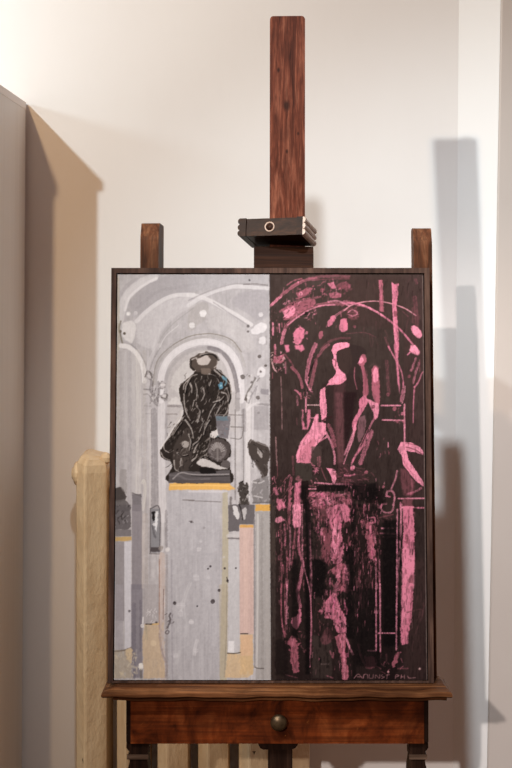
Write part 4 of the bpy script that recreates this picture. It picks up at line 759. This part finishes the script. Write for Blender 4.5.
# drawer under the shelf
dz1, dz0 = zs-.018, CAMZ-(742-262)*2.41/F
bm = bmesh.new(); box(bm, -.2400, -.2320, 2.405-W, 2.60-W, dz0+.002, dz1); box(bm, .3110, .3190, 2.405-W, 2.60-W, dz0+.002, dz1); box(bm, -.2400, .3190, 2.595-W, 2.605-W, dz0+.002, dz1); box(bm, -.236, .315, 2.42-W, 2.60-W, dz1-.008, dz1-.001)
link('drawer_case', bm, M_leg, easel, bevel=.001)
bm = bmesh.new(); box(bm, -.2318, .3108, 2.403-W, 2.418-W, dz0-.0005, dz1-.003); box(bm, -.230, .309, 2.418-W, 2.59-W, dz0, dz0+.006)
dr = link('drawer', bm, M_drawer, easel, bevel=.0014)
kp = px(278.5, 720, 2.403)
bm = bmesh.new(); lathe(bm, [(.006, -.002), (.006, .008), (.0125, .010), (.0152, .0135), (.0150, .017), (.011, .0205), (.004, .022)], Matrix.Translation(kp) @ Matrix.Rotation(R_(90), 4, 'X'), 28)
kb = link('knob', bm, M_knob, smooth=True); kb.parent = dr; kb.matrix_parent_inverse = easel.matrix_world.inverted() @ Matrix.Translation((0, 0, 0))
# turned and carved legs below the drawer
def leg(x0, x1, mirror):
    bm = bmesh.new(); w = x1-x0; zt = dz0-.0005
    prof = []                                                          # outer silhouette: scroll, band, waist, straight
    pts = [(0, 0), (-.0005, -.010), (.003, -.015), (.006, -.018), (.003, -.022), (.0035, -.031), (.006, -.034), (.0045, -.042), (.001, -.055), (.0, -.075), (.003, -.09), (.003, -.62)]
    left = [(x0+a, zt+b) for a, b in pts]; right = [(x1-a*.6, zt+b) for a, b in pts]
    sil = left+right[::-1]
    if mirror: sil = [(x0+x1-u, v) for u, v in sil][::-1]
    prism(bm, sil, 2.410-W, 2.455-W, 'y'); o = link('leg', bm, M_leg, easel, bevel=.0012)
    bm = bmesh.new(); box(bm, x0+.001, x1-.002, 2.4075-W, 2.412-W, zt-.031, zt-.0225); s = link('band', bm, M_band, bevel=.0012); s.parent = o; s.matrix_parent_inverse = easel.matrix_world.inverted()
    return o
leg(-.2400, -.1975, False); leg(.2830, .3190, True)
# centre slide under the drawer
bm = bmesh.new(); zt2 = dz0-.0005
prism(bm, [(.004, zt2), (.004, zt2-.006), (.008, zt2-.013), (.014, zt2-.0155), (.066, zt2-.0155), (.073, zt2-.013), (.078, zt2-.006), (.078, zt2)], 2.415-W, 2.47-W, 'y'); link('slide_block', bm, M_leg, easel, bevel=.0012)
bm = bmesh.new(); box(bm, .0225, .0680, 2.425-W, 2.46-W, .1, zt2-.010); link('centre_post', bm, M_leg, easel, bevel=.0015)
bm = bmesh.new(); box(bm, -.25, .33, 2.41-W, 2.46-W, .08, .13); link('cross_rail', bm, M_leg, easel, bevel=.003)
for x in (-.2185, .3010):
    bm = bmesh.new(); prism(bm, [(2.22-W, 0), (2.75-W, 0), (2.75-W, .03), (2.70-W, .06), (2.40-W, .07), (2.26-W, .05), (2.22-W, .03)], x-.024, x+.024, 'x'); link('foot', bm, M_leg, easel, bevel=.004)

# the clamp that slides on the mast and holds the picture's top edge
zc = CAMZ+(262-268)*2.49/F
bm = bmesh.new()
zl = .7685+.0004
prism(bm, [(-.000, zl), (.078, zl), (.078, zl+.041), (.008, zl+.041), (.004, zl+.034), (.000, zl+.027)], -.0040, .1090, 'x', PL)
bl = link('clamp_jaw', bm, M_clamp, easel, bevel=.0015)
RC = PL @ Matrix.Translation((.0445, .030, .8360)) @ Matrix.Rotation(R_(-16), 4, 'Z') @ Matrix.Rotation(R_(-9), 4, 'X')
hw, hh, dp = .0590, .0175, .088
def reed_end(s):
    p = []
    for k in range(3):
        zc_ = -hh+(2*hh)*(k+.5)/3; r = hh/3
        for t in range(-80, 81, 32): p.append((s*(hw+.0022+r*.85*math.cos(R_(t))), zc_+r*math.sin(R_(t))))
    return p
bm = bmesh.new(); box(bm, -hw, hw, -dp*.62, dp*.38, -hh+.0007, hh-.0007, RC); link('clamp_head', bm, M_clamp, easel, bevel=.001)
for s in (-1, 1):
    bm = bmesh.new(); pr = [(s*(hw-.009 if s < 0 else hw-.001), -hh)]+reed_end(s)+[(s*(hw-.009 if s < 0 else hw-.001), hh)]
    prism(bm, pr, -dp*.62-.003, dp*.38, 'y', RC); link('reeded_end', bm, M_reed_lit if s > 0 else M_clamp, easel)
    if s > 0:
        bm = bmesh.new(); box(bm, hw-.010, hw+.0015, -dp*.62-.0035, -dp*.62+.003, -hh, hh, RC); link('end_strip', bm, M_clamp, easel, bevel=.0008)
MR = RC @ Matrix.Translation((-.0040, -dp*.62-.0005, .000)) @ Matrix.Rotation(R_(90), 4, 'X')
bm = bmesh.new(); lathe(bm, [(.0098, -.002), (.0098, .0008), (.0090, .0016), (.0078, .0012), (.0074, .0004), (.0055, .0002), (.0050, .0011), (.001, .0014)], MR, 28)
pg = link('peg', bm, M_ring, easel, smooth=True)
pg.data.materials.append(M_clamp)
for p in pg.data.polygons:
    c = (MR.inverted() @ p.center); 
    if math.hypot(c.x, c.y) < .0074: p.material_index = 1

# ---------------------------------------------------------------- the framed picture
XL_, XR_ = -.2740, .3285
HT = .7685
art = thing('framed_painting', 'framed painting, grey left half and black and pink right half, standing on the easel', 'painting', (XC, DB-W, ZB))
FW = .0098
bm = bmesh.new()
def member(a, b, c, d):
    """a mitred bar of the frame: outer corners a, b and inner corners d, c in (x, z)"""
    f = [bm.verts.new(PL @ Vector((p[0], 0, p[1]))) for p in (a, b, c, d)]; k = [bm.verts.new(PL @ Vector((p[0], .036, p[1]))) for p in (a, b, c, d)]
    bm.faces.new(f); bm.faces.new(k[::-1])
    for i in range(4): bm.faces.new((f[i], k[i], k[(i+1) % 4], f[(i+1) % 4]))
FB = .0035
o = [(XL_, 0), (XR_, 0), (XR_, HT), (XL_, HT)]; i_ = [(XL_+FW, FB), (XR_-FW, FB), (XR_-FW, HT-FW), (XL_+FW, HT-FW)]
for q in range(4):
    bm = bmesh.new(); member(o[q], o[(q+1) % 4], i_[(q+1) % 4], i_[q])
    m = M_frame
    link('frame_bar', bm, m, art, bevel=.0008)
bm = bmesh.new(); box(bm, XL_+FW-.0005, XR_-FW+.0005, .0225, .030, FB-.0005, HT-FW+.0005, PL); link('backing', bm, M_black, art)
# canvas: a fine grid whose colours are the brush strokes
PAINT_GAIN = 0.82
img = paint_picture()
cx0, cx1, cz0, cz1 = XL_+FW+.0018, XR_-FW-.0018, FB+.0012, HT-FW-.0022
NX, NZ = 620, 820
gx = np.linspace(cx0, cx1, NX); gz = np.linspace(cz0, cz1, NZ)
GX, GZ = np.meshgrid(gx, gz)
ca, sa = math.cos(LEAN), math.sin(LEAN)
def world_of(x, y, z):                                                 # PL applied to arrays
    return x, (DB-W)+y*ca+z*sa, ZB-y*sa+z*ca
YF = .0035
wx, wy, wz = world_of(GX, YF, GZ)
# the strokes were sketched on a 320 x 422 sheet; u and v run across and up the canvas
def quad(u, v):
    """sheet position of canvas point (u, v): the sheet is a little wider at its foot"""
    y = (681.0*2.40*(1-v)+274.6*2.462*v)/(2.40*(1-v)+2.462*v)
    xl = 119.6+(115.2-119.6)*(y-275)/(681-275); xr = 424.0+(427.0-424.0)*(y-275)/(681-275)
    return xl+(xr-xl)*u, y
U = (GX-cx0)/(cx1-cx0); V = (GZ-cz0)/(cz1-cz0)
SXp, SYp = quad(U, V)
fx = np.clip((SXp-PX0)*PS-.5, 0, PW-1.001); fy = np.clip((SYp-PY0)*PS-.5, 0, PH-1.001)
xi = fx.astype(int); yi = fy.astype(int); ax = (fx-xi)[..., None]; ay = (fy-yi)[..., None]
C = (img[yi, xi]*(1-ax)+img[yi, xi+1]*ax)*(1-ay)+(img[yi+1, xi]*(1-ax)+img[yi+1, xi+1]*ax)*ay
C = np.clip(C, 0, 1)
lum = C.mean(-1)
relief = .00035*(lum-lum.mean())+.00012*(NF[yi, xi]-.5)
wx, wy, wz = world_of(GX, YF-relief, GZ)
LIN = np.where(C <= .04045, C/12.92, ((C+.055)/1.055)**2.4)*PAINT_GAIN
co = np.stack([wx, wy, wz], -1).reshape(-1, 3).astype(np.float32)
idx = np.arange(NX*NZ).reshape(NZ, NX)
q = np.stack([idx[:-1, :-1], idx[:-1, 1:], idx[1:, 1:], idx[1:, :-1]], -1).reshape(-1, 4)
# edges and back of the board
bk = [PL @ Vector(c) for c in ((cx0, .0225, cz0), (cx1, .0225, cz0), (cx1, .0225, cz1), (cx0, .0225, cz1))]
ft = [int(idx[0, 0]), int(idx[0, -1]), int(idx[-1, -1]), int(idx[-1, 0])]
nb = NX*NZ
co = np.vstack([co, np.array([list(v) for v in bk], np.float32)])
sides = [[ft[(i+1) % 4], ft[i], nb+i, nb+(i+1) % 4] for i in range(4)]+[[nb+3, nb+2, nb+1, nb+0]]
q = np.vstack([q, np.array(sides)]).astype(np.int32)
me = bpy.data.meshes.new('canvas')
me.vertices.add(len(co)); me.vertices.foreach_set('co', co.ravel())
me.loops.add(q.size); me.loops.foreach_set('vertex_index', q.ravel())
me.polygons.add(len(q)); me.polygons.foreach_set('loop_start', np.arange(0, q.size, 4, dtype=np.int32)); me.polygons.foreach_set('loop_total', np.full(len(q), 4, np.int32))
sm = np.ones(len(q), bool); sm[-5:] = False; me.polygons.foreach_set('use_smooth', sm)
me.update(calc_edges=True)
at = me.color_attributes.new('pigment', 'FLOAT_COLOR', 'POINT')
ca_ = np.ones((len(co), 4), np.float32); ca_[:nb, :3] = LIN.reshape(-1, 3); ca_[nb:, :3] = .4
at.data.foreach_set('color', ca_.ravel())
M_art, nt, b = newmat('oil_paint', .55, .03)
an = nd(nt, 'ShaderNodeAttribute'); an.attribute_name = 'pigment'
nt.links.new(an.outputs['Color'], b.inputs['Base Color'])
me.materials.append(M_art)
cv = bpy.data.objects.new('canvas', me); col.objects.link(cv)
cv.parent = art; cv.matrix_parent_inverse = Matrix.Translation(-art.location)
